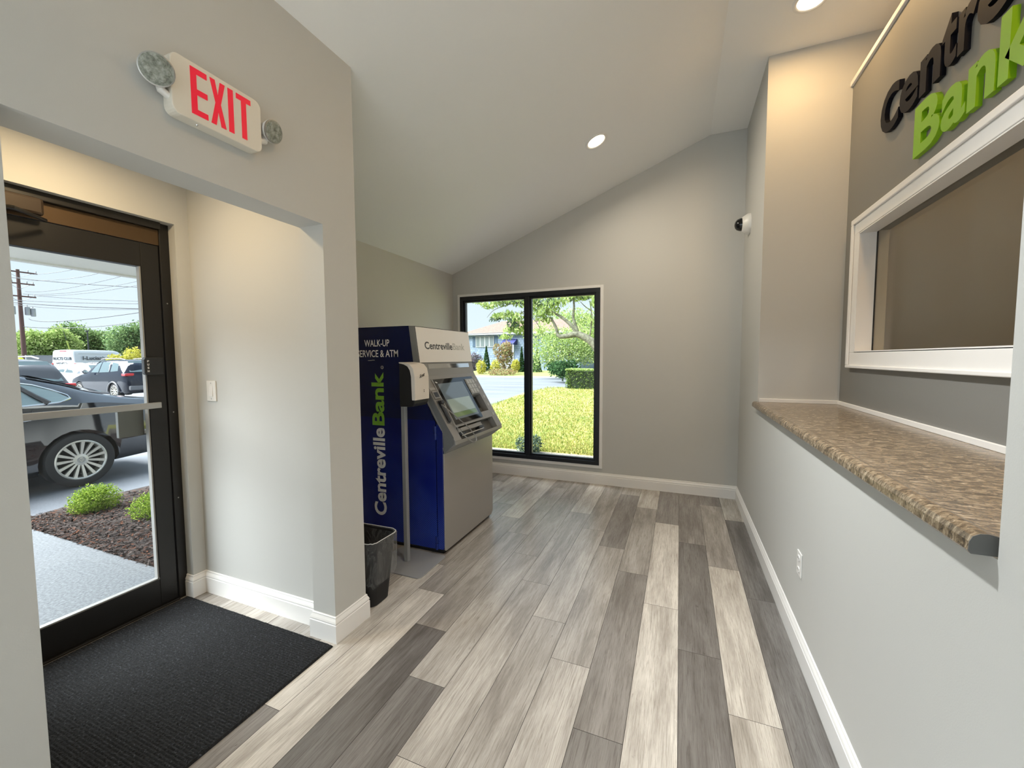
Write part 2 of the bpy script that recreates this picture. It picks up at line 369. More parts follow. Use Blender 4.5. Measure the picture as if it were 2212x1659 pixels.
# right wall: half wall under the counter, full height before and after
YO0, YO1 = 1.045, 3.65
m = B(XR, 0.69, YO0, YO1, 0, 1.064); m.box(XR, 0.69, YO1, YF, 0, 3.71); m.box(XR, 0.69, -2.7, YO0, 0, 3.71)
struct('wall_right', m, paint)
struct('wall_recess', B(0.69, 2.7, YNI, 3.80, 0, 3.71), paint)
# sign wall, lower than the ceiling, with the teller window
TY0, TY1, TZ0, TZ1, XS2 = 1.25, 3.36, 1.48, 2.25, 1.213
m = B(XS, XS2, TY1, YNI, 0, 3.32); m.box(XS, XS2, -1.0, TY0, 0, 3.32); m.box(XS, XS2, TY0, TY1, 0, TZ0); m.box(XS, XS2, TY0, TY1, TZ1, 3.32)
struct('wall_sign', m, accent)
struct('trim_1', B(XS-0.016, XS2+0.016, -1.0, YNI, 3.32, 3.352), trimw, bevel=0.003)
struct('wall_office_back', B(2.6, 2.75, -1.0, 3.65, 0, 3.71), tanp)
struct('wall_office_near', B(0.69, 2.75, -1.12, -1.0, 0, 3.71), tanp)
m = wallx(-1.755, -1.50, -2.75, -2.6, 0); wallx(.40, .69, -2.75, -2.6, 0, m); wallx(-1.50, .40, -2.75, -2.6, 2.75, m); m.box(-1.50, .40, -2.75, -2.6, 0, .12)
struct('wall_back', m, paint)
# baseboards
struct('baseboard_right', moulding([(XR, -2.6), (XR, YF)], BASE), trimw)
struct('baseboard_far', moulding([(XR, YF), (XE, YF)], BASE), trimw)
struct('baseboard_left_far', moulding([(XE, YF), (XE, 1.743), (XL, 1.743), (XL, 1.525), (-1.755, 1.525), (-1.755, 1.585), (XE, 1.585), (XE, 1.512), (-2.79, 1.512)], BASE), trimw)
struct('baseboard_left', moulding([(XL, 0.507), (XL, -2.6)], BASE), trimw)

# ------------------------------------------------------------------ picture window
win = thing('window_1', 'black framed two-light picture window in the far wall', 'window', (-1.72, 4.68, 0.22)); win['kind'] = 'structure'
fy0, fy1 = 4.645, 4.735
mx0, mx1 = at(1132.5, 800, Y=4.66).x, at(1147.0, 800, Y=4.66).x
m = B(WX0, WX0+.045, fy0, fy1, WZ0+.045, WZ1-.05); m.box(WX1-.045, WX1, fy0, fy1, WZ0+.045, WZ1-.05); m.box(WX0, WX1, fy0, fy1, WZ1-.05, WZ1); m.box(WX0, WX1, fy0, fy1, WZ0, WZ0+.045)
m.build('frame', blackfr, win, bevel=0.003)
B(mx0+.018, mx1-.018, fy0, fy1, WZ0+.045, WZ1-.05).build('mullion', blackfr, win, bevel=0.003)
for (a, b) in ((WX0+.045, mx0+.018), (mx1-.018, WX1-.045)):
    z0, z1, t = WZ0+.045, WZ1-.05, 0.024
    m = B(a, a+t, 4.668, 4.712, z0+t, z1-t); m.box(b-t, b, 4.668, 4.712, z0+t, z1-t); m.box(a, b, 4.668, 4.712, z1-t, z1); m.box(a, b, 4.668, 4.712, z0, z0+t)
    sash = m.build('glazing_bead', blackfr, win, bevel=0.002)
    B(a+t, b-t, 4.688, 4.694, z0+t, z1-t).build('pane', glass, win)
m = B(WX0-.035, WX0, 4.652, YF, WZ0-.035, WZ1+.03); m.box(WX1, WX1+.035, 4.652, YF, WZ0-.035, WZ1+.03); m.box(WX0, WX1, 4.652, YF, WZ1, WZ1+.03); m.box(WX0, WX1, 4.652, YF, WZ0-.035, WZ0)
m.build('casing', trimw, win, bevel=0.002)
# unseen window added in the left wall to let daylight in
win = thing('added_window_2', 'unseen added daylight window, wide and white framed, in the left wall behind the camera', 'window', (-1.68, -1.3, 0.25)); win['kind'] = 'structure'
m = B(-1.72, -1.64, -2.5, -2.45, .25, 2.45); m.box(-1.72, -1.64, -.17, -.12, .25, 2.45); m.box(-1.72, -1.64, -2.5, -.12, .25, .30); m.box(-1.72, -1.64, -2.5, -.12, 2.40, 2.45)
m.build('frame', trimw, win); B(-1.685, -1.679, -2.45, -.17, .30, 2.40).build('pane', glass, win)

win = thing('added_window_4', 'unseen added daylight window, tall and white framed, in the wall behind the camera', 'window', (-.55, -2.68, 0.12)); win['kind'] = 'structure'  # unseen glazing added so daylight enters from behind the camera
m = B(-1.50, -1.45, -2.72, -2.64, .12, 2.75); m.box(.35, .40, -2.72, -2.64, .12, 2.75); m.box(-1.50, .40, -2.72, -2.64, .12, .17); m.box(-1.50, .40, -2.72, -2.64, 2.70, 2.75); m.box(-.575, -.525, -2.72, -2.64, .17, 2.70)
m.build('frame', trimw, win); B(-1.45, -.575, -2.683, -2.677, .17, 2.70).build('pane', glass, win); B(-.525, .35, -2.683, -2.677, .17, 2.70).build('pane', glass, win)

# ------------------------------------------------------------------ glazed entry door
dr = thing('door_1', 'glazed dark bronze entry door with push bar', 'door', (-2.83, 0.98, 0)); dr['kind'] = 'structure'
xf = -2.79
B(xf-.10, xf, DY1-.05, DY1, 0, DZ).build('frame_jamb', bronze, dr, bevel=.003)
B(xf-.10, xf, DY0, DY0+.05, 0, DZ).build('frame_jamb', bronze, dr, bevel=.003)
B(xf-.10, xf+.022, DY0+.05, DY1-.05, 2.195, DZ).build('frame_head', bronze, dr, bevel=.003)
B(xf-.10, xf-.004, DY0+.05, DY1-.05, 2.108, 2.195).build('header_cover', bronze_lit, dr, bevel=.002)
ly0, ly1, gz0, gz1, gy0, gy1 = DY0+.054, DY1-.054, 0.168, 1.972, DY0+.054+.085, 1.372
B(xf-.052, xf-.006, gy1, ly1, .012, 2.104).build('stile', bronze, dr, bevel=.002)
B(xf-.052, xf-.006, ly0, gy0, .012, 2.104).build('stile', bronze, dr, bevel=.002)
B(xf-.052, xf-.006, gy0, gy1, gz1, 2.104).build('top_rail', bronze, dr, bevel=.002)
B(xf-.052, xf-.006, gy0, gy1, .012, gz0).build('bottom_rail', bronze, dr, bevel=.002)
m = B(xf-.034, xf-.006, gy1-.011, gy1-.004, gz0, gz1); m.box(xf-.034, xf-.006, gy0+.004, gy0+.011, gz0, gz1); m.box(xf-.034, xf-.006, gy0, gy1, gz0+.002, gz0+.009)
m.build('glazing_strip', gasket, dr)
B(xf-.032, xf-.026, gy0, gy1, gz0, gz1).build('glass', glass, dr)
bz = 1.193
bar = B(xf+.030, xf+.048, ly0+.03, 1.405, bz-.017, bz+.017).build('push_bar', steel, dr, bevel=.003)
m = B(xf-.006, xf+.030, 1.385, 1.403, bz-.012, bz+.012); m.box(xf-.006, xf+.030, ly0+.04, ly0+.06, bz-.012, bz+.012); m.build('bracket', bronze, bar)
lk = MB().prism([(1.345, 1.378), (1.352, 1.366), (1.44, 1.366), (1.44, 1.466), (1.352, 1.466), (1.345, 1.452)], 'X', xf-.006, xf+.022).build('lock_paddle', plastic_k, dr, bevel=.004)
for i, ch in enumerate('PUSH'):
    lettering('lettering', ch, ink_w, lk, (xf+.0222, 1.3595, 1.4375-i*.0185), (0, 1, 0), (0, 0, 1), .0085, .0115, .0006, 0.02)
B(xf-.085, xf-.06, 1.25, 1.367, 1.02, 1.185).build('pull_plate', plain('grey_pull_plate', (0.10, 0.105, 0.10), .45, .3), dr, bevel=.002)
cl = MB().box(xf-.004, xf+.055, .62, .985, 2.118, 2.196).build('closer', plain('closer_brown', (.035, .022, .012), .45, .3), dr, bevel=.012)
MB().tube([(xf+.03, .72, 2.112), (xf+.14, .86, 2.105), (xf+.05, .985, 2.10)], .009, 8).build('closer_arm', bronze, cl, smooth=True)
for z in (1.14, .62, 1.78): MB().lathe([(.004, 0), (.003, .002)], 10, (xf, 1.486, z), (1, 0, 0)).build('screw', steel, dr)
B(xf-.12, xf+.01, DY0+.05, DY1-.05, -.012, .010).build('threshold', bronze, dr, bevel=.003)

# ------------------------------------------------------------------ counter, teller window, trims
ct = thing('counter', 'speckled beige stone-look counter top on the half wall', 'counter', (0.80, 2.35, 1.064))
prof = [(.530, 1.070), (.534, 1.064), (.600, 1.064), (.600, 1.068), (1.0785, 1.068), (1.0785, 1.103), (.572, 1.103), (.560, 1.106), (.546, 1.105), (.536, 1.099), (.531, 1.088)]
MB().prism(prof, 'Y', 1.062, 3.649).build('top', granite_m, ct)
MB().prism([(.530, 1.070), (.534, 1.064), (.5645, 1.064), (.5645, 1.105), (.546, 1.105), (.536, 1.099), (.531, 1.088)], 'Y', 3.649, 3.67).build('front_lip', granite_m, ct)
MB().prism([(.530, 1.070), (.534, 1.064), (.600, 1.064), (.600, 1.103), (.572, 1.103), (.560, 1.106), (.546, 1.105), (.536, 1.099), (.531, 1.088)], 'Y', 1.060, 1.062).build('end_cap', plain('grey_end_cap', (.10, .10, .095), .7), ct)
struct('trim_2', B(.575, XS, YNI-.012, YNI, 1.103, 1.130), trimw, bevel=.002)
struct('trim_3', B(XS-.012, XS, YO0+.012, YNI-.012, 1.103, 1.130), trimw, bevel=.002)
struct('trim_4', B(.572, XS-.012, YO0, YO0+.012, 1.103, 1.130), trimw, bevel=.002)
tw = thing('window_3', 'white framed teller window in the grey sign wall', 'window', (1.1, 2.3, 1.4)); tw['kind'] = 'structure'
oy0, oy1, oz0, oz1 = TY0-.11, 3.472, 1.374, 2.356
m = B(XS-.018, XS, oy0, oy1, TZ1+.004, oz1); m.box(XS-.018, XS, oy0, oy1, oz0, TZ0-.004); m.box(XS-.018, XS, TY1+.004, oy1, TZ0-.004, TZ1+.004); m.box(XS-.018, XS, oy0, TY0-.004, TZ0-.004, TZ1+.004)
m.build('casing', trimw, tw, bevel=.003)
m = B(XS-.030, XS-.018, oy0, oy1, oz1-.035, oz1); m.box(XS-.030, XS-.018, oy0, oy1, oz0, oz0+.02); m.box(XS-.030, XS-.018, oy1-.035, oy1, oz0+.02, oz1-.035)
m.build('casing_band', trimw, tw, bevel=.004)
m = B(XS-.018, 1.150, TY1-.006, TY1, TZ0, TZ1); m.box(XS-.018, 1.150, TY0, TY0+.006, TZ0, TZ1); m.box(XS-.018, 1.150, TY0, TY1, TZ1-.006, TZ1); m.box(XS-.018, 1.150, TY0, TY1, TZ0, TZ0+.006)
m.build('jamb_liner', trimw, tw)
m = B(1.150, 1.158, TY1-.010, TY1, TZ0, TZ1); m.box(1.150, 1.158, TY0, TY1, TZ0, TZ0+.008); m.build('glazing_seal', plastic_k, tw)
B(1.152, 1.157, TY0, TY1-.010, TZ0+.008, TZ1-.006).build('glass', glass_t, tw)
m = B(1.158, XS2, TY1-.006, TY1, TZ0, TZ1); m.box(1.158, XS2, TY0, TY1, TZ0, TZ0+.006); m.build('inner_jamb', plain('cream_jamb', (.55, .48, .36), .5), tw)

# ------------------------------------------------------------------ wall sign letters
sg = thing('wall_sign', 'dimensional letters reading Centreville Bank, navy above green, on the grey wall', 'sign', (XS, 2.3, 2.40))
def sign_letter(ch, yl, yr, z0, z1, m, bold=.028): lettering('letter', ch, m, sg, (XS, yl, z0), (0, -1, 0), (0, 0, 1), yl-yr, z1-z0, .022, bold)
bz0 = 2.706
for ch, yl, yr, zt in (('C', 3.112, 2.897, 2.945), ('e', 2.886, 2.700, 2.880), ('n', 2.686, 2.512, 2.878), ('t', 2.505, 2.398, 2.925), ('r', 2.388, 2.270, 2.878), ('e', 2.268, 2.082, 2.880), ('v', 2.074, 1.890, 2.876), ('i', 1.878, 1.822, 2.945), ('l', 1.806, 1.752, 2.945), ('l', 1.736, 1.682, 2.945), ('e', 1.668, 1.482, 2.880)):
    sign_letter(ch, yl, yr, bz0, zt, sign_navy)
for ch, yl, yr, zt in (('B', 2.715, 2.492, 2.672), ('a', 2.482, 2.312, 2.606), ('n', 2.300, 2.142, 2.606), ('k', 2.124, 1.930, 2.675)):
    sign_letter(ch, yl, yr, 2.430, zt, sign_green)

# ------------------------------------------------------------------ recessed downlights
SLN = Vector((0.382, 0, -1)).normalized()
lens_m = emit('lamp_lens', (1.0, 0.80, 0.52, 1), 9.0)
def downlight(x, y, label, watt, col, slope=True, z=None, spot=None):
    n = SLN if slope else Vector((0, 0, -1)); p = Vector((x, y, zc(x) if z is None else z))
    t = thing('ceiling_downlight', label, 'ceiling light', p, 'recessed downlights')
    MB().lathe([(.098, 0.0), (.098, .004), (.090, .008), (.078, .006), (.072, .0)], 32, p, n, cap=False).build('trim_ring', trimw, t, smooth=True)
    MB().lathe([(.0, .0015), (.074, .0015)], 32, p, n, cap=False).build('lens', lens_m, t)
    l = bpy.data.lights.new('lamp', 'AREA'); l.shape = 'DISK'; l.size = .13; l.energy = watt; l.color = col
    if spot: l.spread = spot
    o = bpy.data.objects.new('lamp', l); COL.objects.link(o); o.parent = t; o.location = n*0.012; o.rotation_euler = n.to_track_quat('-Z', 'Y').to_euler()
    return t
WARM, NEUT = (1.0, .74, .42), (.95, .985, 1.0)
SP = R(90)
downlight(-.698, 3.642, 'glowing recessed downlight in the sloped ceiling before the window', 13, (1.0, .88, .70), spot=R(165))
downlight(-.698, 1.80, 'added fill downlight in the sloped ceiling just above the view', 22, NEUT, spot=SP)  # unseen lamp added to fill the right and far walls
downlight(-.698, -1.24, 'added fill downlight in the sloped ceiling behind the camera', 12, NEUT, spot=SP)  # unseen lamp added to brighten the room from the back
downlight(.712, 3.196, 'recessed downlight in the flat ceiling over the sign wall counter', 8, (1.0, .64, .28), False)
downlight(.85, 1.1, 'recessed downlight in the flat ceiling nearest the camera', 16, (1.0, .60, .24), False)
downlight(1.9, 1.8, 'recessed downlight in the office behind the teller window', 9, (1.0, .74, .42), False)
downlight(-2.25, .95, 'recessed downlight inside the entry recess', 8, WARM, False, 2.5)

# ------------------------------------------------------------------ exit sign
ex = thing('exit_sign', 'white exit sign with red letters and two emergency lamps on the left wall', 'exit sign', (XL, 1.03, 2.27))
def rrect(a0, a1, b0, b1, r, seg=5):
    pts = []
    for (cx, cy, s) in ((a1-r, b1-r, 0), (a0+r, b1-r, 90), (a0+r, b0+r, 180), (a1-r, b0+r, 270)):
        for i in range(seg+1):
            t = R(s+90*i/seg); pts.append((cx+r*math.cos(t), cy+r*math.sin(t)))
    return pts
MB().prism(rrect(.876, 1.190, 2.268, 2.464, .026), 'X', XL, XL+.048).build('housing', plain('exit_housing', (.74, .70, .61), .45), ex, bevel=.003)
red = NT('exit_red'); red.set('Base Color', (.55, .004, .028, 1)); red.set('Roughness', .35); red.set('Emission Color', (.9, .004, .04, 1)); red.set('Emission Strength', .32); red = red.m
def exit_stroke(polys):
    m = MB()
    for p in polys: m.prism(p, 'X', XL+.046, XL+.0495)
    return m.build('letter', red, ex)
z0, z1 = 2.292, 2.447; w = .019
exit_stroke([[(.935, z0), (.935+w, z0), (.935+w, z1), (.935, z1)], [(.954, z1-w), (.988, z1-w), (.988, z1), (.954, z1)], [(.954, 2.36), (.988, 2.36), (.988, 2.379), (.954, 2.379)], [(.954, z0), (.988, z0), (.988, z0+w), (.954, z0+w)]])
exit_stroke([[(.998, z0), (1.0155, z0), (1.0242, 2.343), (1.033, z0), (1.0505, z0), (1.0335, 2.3695), (1.0505, z1), (1.033, z1), (1.0242, 2.396), (1.0155, z1), (.998, z1), (1.015, 2.3695)]])
exit_stroke([[(1.0605, z0), (1.0795, z0), (1.0795, z1), (1.0605, z1)]])
exit_stroke([[(1.1095, z0), (1.1285, z0), (1.1285, z1-w), (1.1095, z1-w)], [(1.091, z1-w), (1.147, z1-w), (1.147, z1), (1.091, z1)]])
lens_c = speckmat('lamp_reflector', [(.35, (.12, .13, .11)), (.5, (.26, .28, .24)), (.7, (.45, .47, .43))], 60, .15)
for (cy_, czz, axd, rr, side) in ((.838, 2.372, (.80, -.42, -.30), .046, -1), (1.236, 2.378, (.93, .10, -.25), .042, 1)):
    c = Vector((XL+.045, cy_, czz)); ax = Vector(axd).normalized()
    hd = MB().lathe([(.012, -.045), (.026, -.04), (rr*.85, -.014), (rr, 0), (rr, .010), (rr*.93, .012)], 28, c, ax).build('lamp_head', plastic_w, ex, smooth=True)
    MB().lathe([(rr+.001, .008), (rr+.001, .0125), (rr*.95, .0135), (rr*.95, .0125)], 28, c, ax, cap=False).build('rim', steel, hd, smooth=True)
    lm = MB().lathe([(.0, .0165), (rr*.5, .0155), (rr*.95, .0128)], 28, c, ax, cap=False)
    for k in range(7):
        a = 2*math.pi*k/6; q = c+ax*.014; e1 = ax.cross(Vector((0, 0, 1))).normalized(); e2 = ax.cross(e1)
        if k < 6: q = q+(e1*math.cos(a)+e2*math.sin(a))*rr*.55
        lm.lathe([(rr*.25, 0), (rr*.22, .002), (.002, .003)], 12, q, ax)
    lm.build('lens', lens_c, hd, smooth=True)
    MB().tube([(XL+.025, cy_-side*.055, czz-.055), (XL+.026, cy_-side*.02, czz-.045), c-ax*.038], [.014, .013, .014], 10).build('neck', plastic_w, ex, smooth=True)
MB().lathe([(.004, 0), (.003, .003), (.001, .004)], 12, (XL+.03, .96, 2.268), (0, 0, -1)).build('test_button', chrome, ex, smooth=True)

# ------------------------------------------------------------------ dome camera, switch, outlet
dc = thing('dome_camera', 'white dome security camera with dark bubble high on the right wall', 'security camera', (XR, 4.33, 2.66))
pc = Vector((XR, 4.33, 2.655)); nx = Vector((-1, 0, 0))
MB().lathe([(.092, 0), (.092, .016), (.085, .030), (.066, .060), (.058, .066)], 32, pc, nx).build('base', plastic_w, dc, smooth=True)
MB().lathe([(.056, .064), (.055, .082), (.046, .104), (.030, .118), (.012, .124), (.001, .125)], 28, pc, nx).build('dome', plain('smoked_dome', (.006, .006, .007), .06), dc, smooth=True)
a, b = at(446.5, 846, Y=1.578).x, at(465.5, 846, Y=1.578).x
sw = thing('light_switch', 'white rocker light switch on the wall beside the entry door', 'switch', ((a+b)/2, 1.585, 1.26))
z0, z1 = 1.203, 1.325
B(a, b, 1.578, 1.585, z0, z1).build('plate', plastic_w, sw, bevel=.002)
c = (a+b)/2
MB().prism([(1.5775, 1.232), (1.5775, 1.296), (1.572, 1.232)], 'X', c-.016, c+.016).build('rocker', trimw, sw, bevel=.001)
for z in (1.217, 1.311): MB().lathe([(.003, 0), (.003, .001)], 10, (c, 1.578, z), (0, -1, 0)).build('screw', steel, sw)
ot = thing('wall_outlet', 'white electrical outlet low on the right wall below the counter', 'outlet', (XR, 2.335, .43))
B(XR-.006, XR, 2.298, 2.372, .380, .497).build('plate', plastic_w, ot, bevel=.002)
for z in (.410, .467):
    r_ = MB().prism(rrect(2.320, 2.350, z-.013, z+.013, .009), 'X', XR-.009, XR-.006).build('receptacle', trimw, ot)
    m = B(XR-.0095, XR-.009, 2.327, 2.329, z-.004, z+.006); m.box(XR-.0095, XR-.009, 2.341, 2.343, z-.004, z+.006); m.build('slot', plastic_k, r_)

# ------------------------------------------------------------------ floor mat with ribs
rg = np.random.default_rng(3)
X0, X1, Y0, Y1 = -2.765, -1.592, .512, 1.492
nx_, nr = 170, 82; ys = np.linspace(Y0, Y1, nr*3+1); xs = np.linspace(X0, X1, nx_)
hh = np.where(np.arange(len(ys)) % 3 == 0, .0058, .0100)[:, None]+rg.uniform(-.0012, .0014, (len(ys), nx_)); hh[0] = hh[-1] = .001; hh[:, 0] = hh[:, -1] = .001
hh[1:-1, 1] = .009; hh[1:-1, -2] = .009
mm = MB().grid([[(xs[i], ys[j], hh[j, i]) for i in range(nx_)] for j in range(len(ys))])
mt = mm.build('door_mat', mat_m, None, fix=False); tag(mt, 'black ribbed entrance mat lying before the glass door', 'mat')

# ------------------------------------------------------------------ waste bin with liner
bn = thing('waste_bin', 'black plastic waste bin with a clear liner beside the pier', 'waste bin', (-1.735, 1.895, 0))
def ring(cx, cy, hx, hy, r, z, f=None, seg=6):
    out = []
    for i, (x, y) in enumerate(rrect(cx-hx, cx+hx, cy-hy, cy+hy, r, seg)): out.append((x, y, z if f is None else z+f(i)))
    return out+[out[0]]
bc, tc_ = (-1.742, 1.895), (-1.735, 1.898)
def lerp(a, b, t): return a+(b-a)*t
def bin_ring(t, dx=0.0, zf=None): return ring(lerp(bc[0], tc_[0], t), lerp(bc[1], tc_[1], t), lerp(.120, .150, t)+dx, lerp(.082, .112, t)+dx, .045, .004+.386*t, zf)
MB().grid([bin_ring(0, -.02), bin_ring(0), bin_ring(.5), bin_ring(1), bin_ring(1, .006), bin_ring(1, .006, lambda i: .006), bin_ring(1, -.004, lambda i: .006), bin_ring(.5, -.004), bin_ring(.06, -.004), bin_ring(.06, -.09)]).build('body', rubber_k, bn, smooth=True)
rw = random.Random(8)
wv = [rw.uniform(-1, 1) for _ in range(60)]
def lowz(i):
    return -.055*math.cos((i+3)*2*math.pi/28*1.0)+.012*wv[i % 28]
def wob(t, dx, zf=None, amp=.004):
    pts = bin_ring(t, dx, zf); cxx, cyy = lerp(bc[0], tc_[0], t), lerp(bc[1], tc_[1], t)
    q = [(p[0]+(p[0]-cxx)*amp*8*wv[(i*3+int(t*9)) % 28]*.35, p[1]+(p[1]-cyy)*amp*8*wv[(i*5+int(t*7)) % 28]*.35, p[2]) for i, p in enumerate(pts[:-1])]
    return q+[q[0]]
MB().grid([wob(.50, .022, lowz, .012), wob(.62, .021, lambda i: lowz(i)*.6, .012), wob(.80, .014, None, .008), bin_ring(1, .0095, lambda i: .002), bin_ring(1, .006, lambda i: .011+.002*wv[i % 28]), bin_ring(1, -.002, lambda i: .011), wob(.9, -.008), wob(.6, -.014, None, .01), wob(.25, -.02, None, .01)]).build('liner', film, bn, smooth=True)
MB().tube([(p[0], p[1], p[2]) for p in bin_ring(1, .004, lambda i: .011+.002*wv[i % 28])[:-1]], .0022, 6, closed=True).build('liner_rim', plain('liner_white_edge', (.6, .6, .6), .4), bn, smooth=True)

# ------------------------------------------------------------------ dispenser stand
sd = thing('dispenser_stand', 'grey steel floor stand carrying a white and black dispenser beside the bank machine', 'dispenser stand', (-1.779, 2.354, 0))
MB().prism(rrect(-1.965, -1.555, 2.182, 2.522, .03), 'Z', 0.0005, .007).build('base_plate', steel_d, sd, bevel=.0015)
B(-1.795, -1.763, 2.338, 2.370, .007, 1.36).build('pole', steel_d, sd, bevel=.003)
side = [(-1.752, 1.125), (-1.648, 1.128), (-1.632, 1.150), (-1.628, 1.20), (-1.630, 1.33), (-1.640, 1.38), (-1.664, 1.408), (-1.70, 1.418), (-1.745, 1.422), (-1.752, 1.415)]
hb = MB().prism(side, 'Y', 2.272, 2.432).build('dispenser_body', plastic_k, sd, bevel=.006)
cov = [(-1.6505, 1.172), (-1.624, 1.172), (-1.6235, 1.20), (-1.6255, 1.333), (-1.637, 1.385), (-1.663, 1.413), (-1.70, 1.423), (-1.752, 1.427), (-1.752, 1.420), (-1.712, 1.412), (-1.682, 1.398), (-1.664, 1.372), (-1.655, 1.33), (-1.653, 1.25)]
MB().prism(cov, 'Y', 2.2695, 2.4345).build('dispenser_cover', plain('dispenser_white', (.72, .68, .63), .3), hb, bevel=.002)
lettering('lettering', 'Scott', ink_k, hb, (-1.6248, 2.325, 1.318), (0, 1, .25), (0, 0, 1), .062, .024, .0012, .01, shear=.35)
m = B(-1.6250, -1.6232, 2.372, 2.377, 1.232, 1.240); m.box(-1.6250, -1.6232, 2.372, 2.379, 1.222, 1.228); m.build('indicator', ink_k, hb)
B(-1.763, -1.752, 2.325, 2.383, 1.18, 1.36).build('mount_bracket', steel_d, sd)

# ------------------------------------------------------------------ bank machine
YA, YB = 2.535, 3.363
am = thing('bank_machine', 'blue and grey walk-up bank machine standing before the window wall', 'bank machine', (-2.05, 2.95, 0))
MB().prism([(-2.60, .03), (-1.70, .03), (-1.70, .90), (-1.80, 1.16), (-1.90, 1.42), (-1.90, 1.690), (-2.60, 1.690)], 'Y', YA+.006, YB-.006).build('cabinet', blue_plain, am)
MB().prism([(-2.60, .035), (-1.643, .035), (-1.643, .985), (-1.730, 1.16), (-1.827, 1.429), (-1.862, 1.694), (-2.60, 1.694)], 'Y', YA, YA+.006).build('side_panel', blue_m, am)
MB().prism([(-2.60, .035), (-1.643, .035), (-1.643, .985), (-1.730, 1.16), (-1.827, 1.429), (-1.862, 1.694), (-2.60, 1.694)], 'Y', YB-.006, YB).build('side_panel', blue_m, am)
MB().prism([(-1.638, .035), (-1.592, .035), (-1.582, .05), (-1.582, .926), (-1.638, .98)], 'Y', YA, YB).build('safe_door_edge', blue_m, am, bevel=.004)
m = MB().prism([(YA+.012, .028), (YB-.03, .028), (YB, .055), (YB, .757), (YA, .757), (YA, .04)], 'X', -1.582, -1.572)
m.build('lower_door', atm_low, am, bevel=.003)
B(-2.58, -1.60, YA+.02, YB-.02, 0, .03).build('plinth', plastic_k, am)
for z in (.035, .86): 
    m = MB().lathe([(.011, 0), (.011, .045), (.007, .045), (.007, .052), (.011, .052), (.011, .098)], 10, (-1.641, YA-.004, z), (0, 0, 1)); m.build('hinge', blue_plain, am, smooth=True)
# top bezel, illuminated-sign panel and mirror strip
A, Bp = Vector((-1.81, 0, 1.692)), Vector((-1.772, 0, 1.415))
V = (Bp-A).normalized(); U = Vector((0, 1, 0)); N = U.cross(V)
if N.x < 0: N = -N
FT = (A, U, V, N); LT_ = (Bp-A).length
MB().prism([(-1.862, 1.694), (-1.81, 1.692), (-1.772, 1.415), (-1.752, 1.318), (-1.714, 1.236), (-1.76, 1.236), (-1.827, 1.429)], 'Y', YA, YB).build('top_bezel', atm_grey, am, bevel=.003)
MB().obox(FT, YA+.006, YB-.006, .006, .274, -.001, .004).build('sign_panel', atm_white, am, bevel=.0015)
MB().obox(FT, YA+.003, YB-.003, .002, .278, -.001, .0015).build('sign_frame', plastic_k, am)
lettering('lettering', 'Centreville', ink_k, am, A+U*2.630+V*.172+N*.004, U, -V, .405, .058, .0006, .018)
lettering('lettering', 'Bank', ink_l, am, A+U*3.045+V*.172+N*.004, U, -V, .20, .058, .0006, .018)
A2, B2 = Vector((-1.772, 0, 1.415)), Vector((-1.752, 0, 1.318)); V2 = (B2-A2).normalized(); N2 = U.cross(V2); N2 = N2 if N2.x > 0 else -N2
MB().obox((A2, U, V2, N2), 2.64, 3.285, .008, .043, -.002, .0025).build('mirror_strip', mirror_s, am)
# sloped fascia
A3, B3 = Vector((-1.752, 0, 1.318)), Vector((-1.478, 0, .855)); V3 = (B3-A3).normalized(); N3 = U.cross(V3); N3 = N3 if N3.x > 0 else -N3
F3 = (A3, U, V3, N3); L3 = (B3-A3).length
MB().prism([(-1.80, 1.235), (-1.70, 1.10), (-1.615, .985), (-1.585, .79), (-1.574, .760), (-1.560, .775), (-1.560, .86), (-1.68, 1.06), (-1.78, 1.30)], 'Y', YA+.004, YB-.004).build('fascia_core', atm_grey_d, am)
m = MB(); t0, t1 = -.062, 0.0
# plate with two recesses (cash pocket, lower tray)
def cells(us, vs, holes):
    for i in range(len(us)-1):
        for j in range(len(vs)-1):
            if any(h[0]-1e-6 <= us[i] and us[i+1] <= h[1]+1e-6 and h[2]-1e-6 <= vs[j] and vs[j+1] <= h[3]+1e-6 for h in holes): continue
            m.obox(F3, us[i], us[i+1], vs[j], vs[j+1], t0, t1)
cells([YA, 2.630, 3.102, 3.266, YB], [0.0, .213, .376, .440, .540, L3], [(3.102, 3.266, .213, .376), (2.630, 3.266, .440, .540)])
m.build('fascia', atm_grey, am)
MB().prism([(-1.478, .855), (-1.474, .829), (-1.573, .757), (-1.585, .80), (-1.531, .824)], 'Y', YA, YB).build('fascia_lip', atm_grey, am, bevel=.003)
MB().prism([(-1.714, 1.240), (-1.560, .990), (-1.490, .885), (-1.486, .835), (-1.573, .759), (-1.581, .926), (-1.70, 1.145)], 'Y', YA-.003, YA).build('fascia_cheek', plain('kiosk_side_grey', (.15, .158, .165), .4), am)
MB().obox(F3, 3.106, 3.262, .217, .372, -.060, -.055).build('cash_pocket', plastic_k, am)
MB().obox(F3, 2.634, 3.262, .444, .536, -.060, -.050).build('lower_tray', atm_grey_d, am)
m = MB().obox(F3, 2.66, 3.05, .450, .482, -.05, -.012); m.obox(F3, 2.70, 2.86, .452, .480, -.05, -.008); m.build('deposit_module', atm_grey, am, bevel=.002)
MB().obox(F3, 2.672, 3.04, .508, .516, -.05, -.004).build('slot_strip', chrome, am)
MB().obox(F3, 2.66, 2.75, .490, .503, -.05, -.010).build('slot', plastic_k, am); MB().obox(F3, 2.98, 3.06, .486, .499, -.05, -.010).build('slot', plastic_k, am)
scr = MB().obox(F3, 2.630, 3.098, .034, .421, 0, .007); scr.obox(F3, 3.098, 3.262, .034, .205, 0, .007)
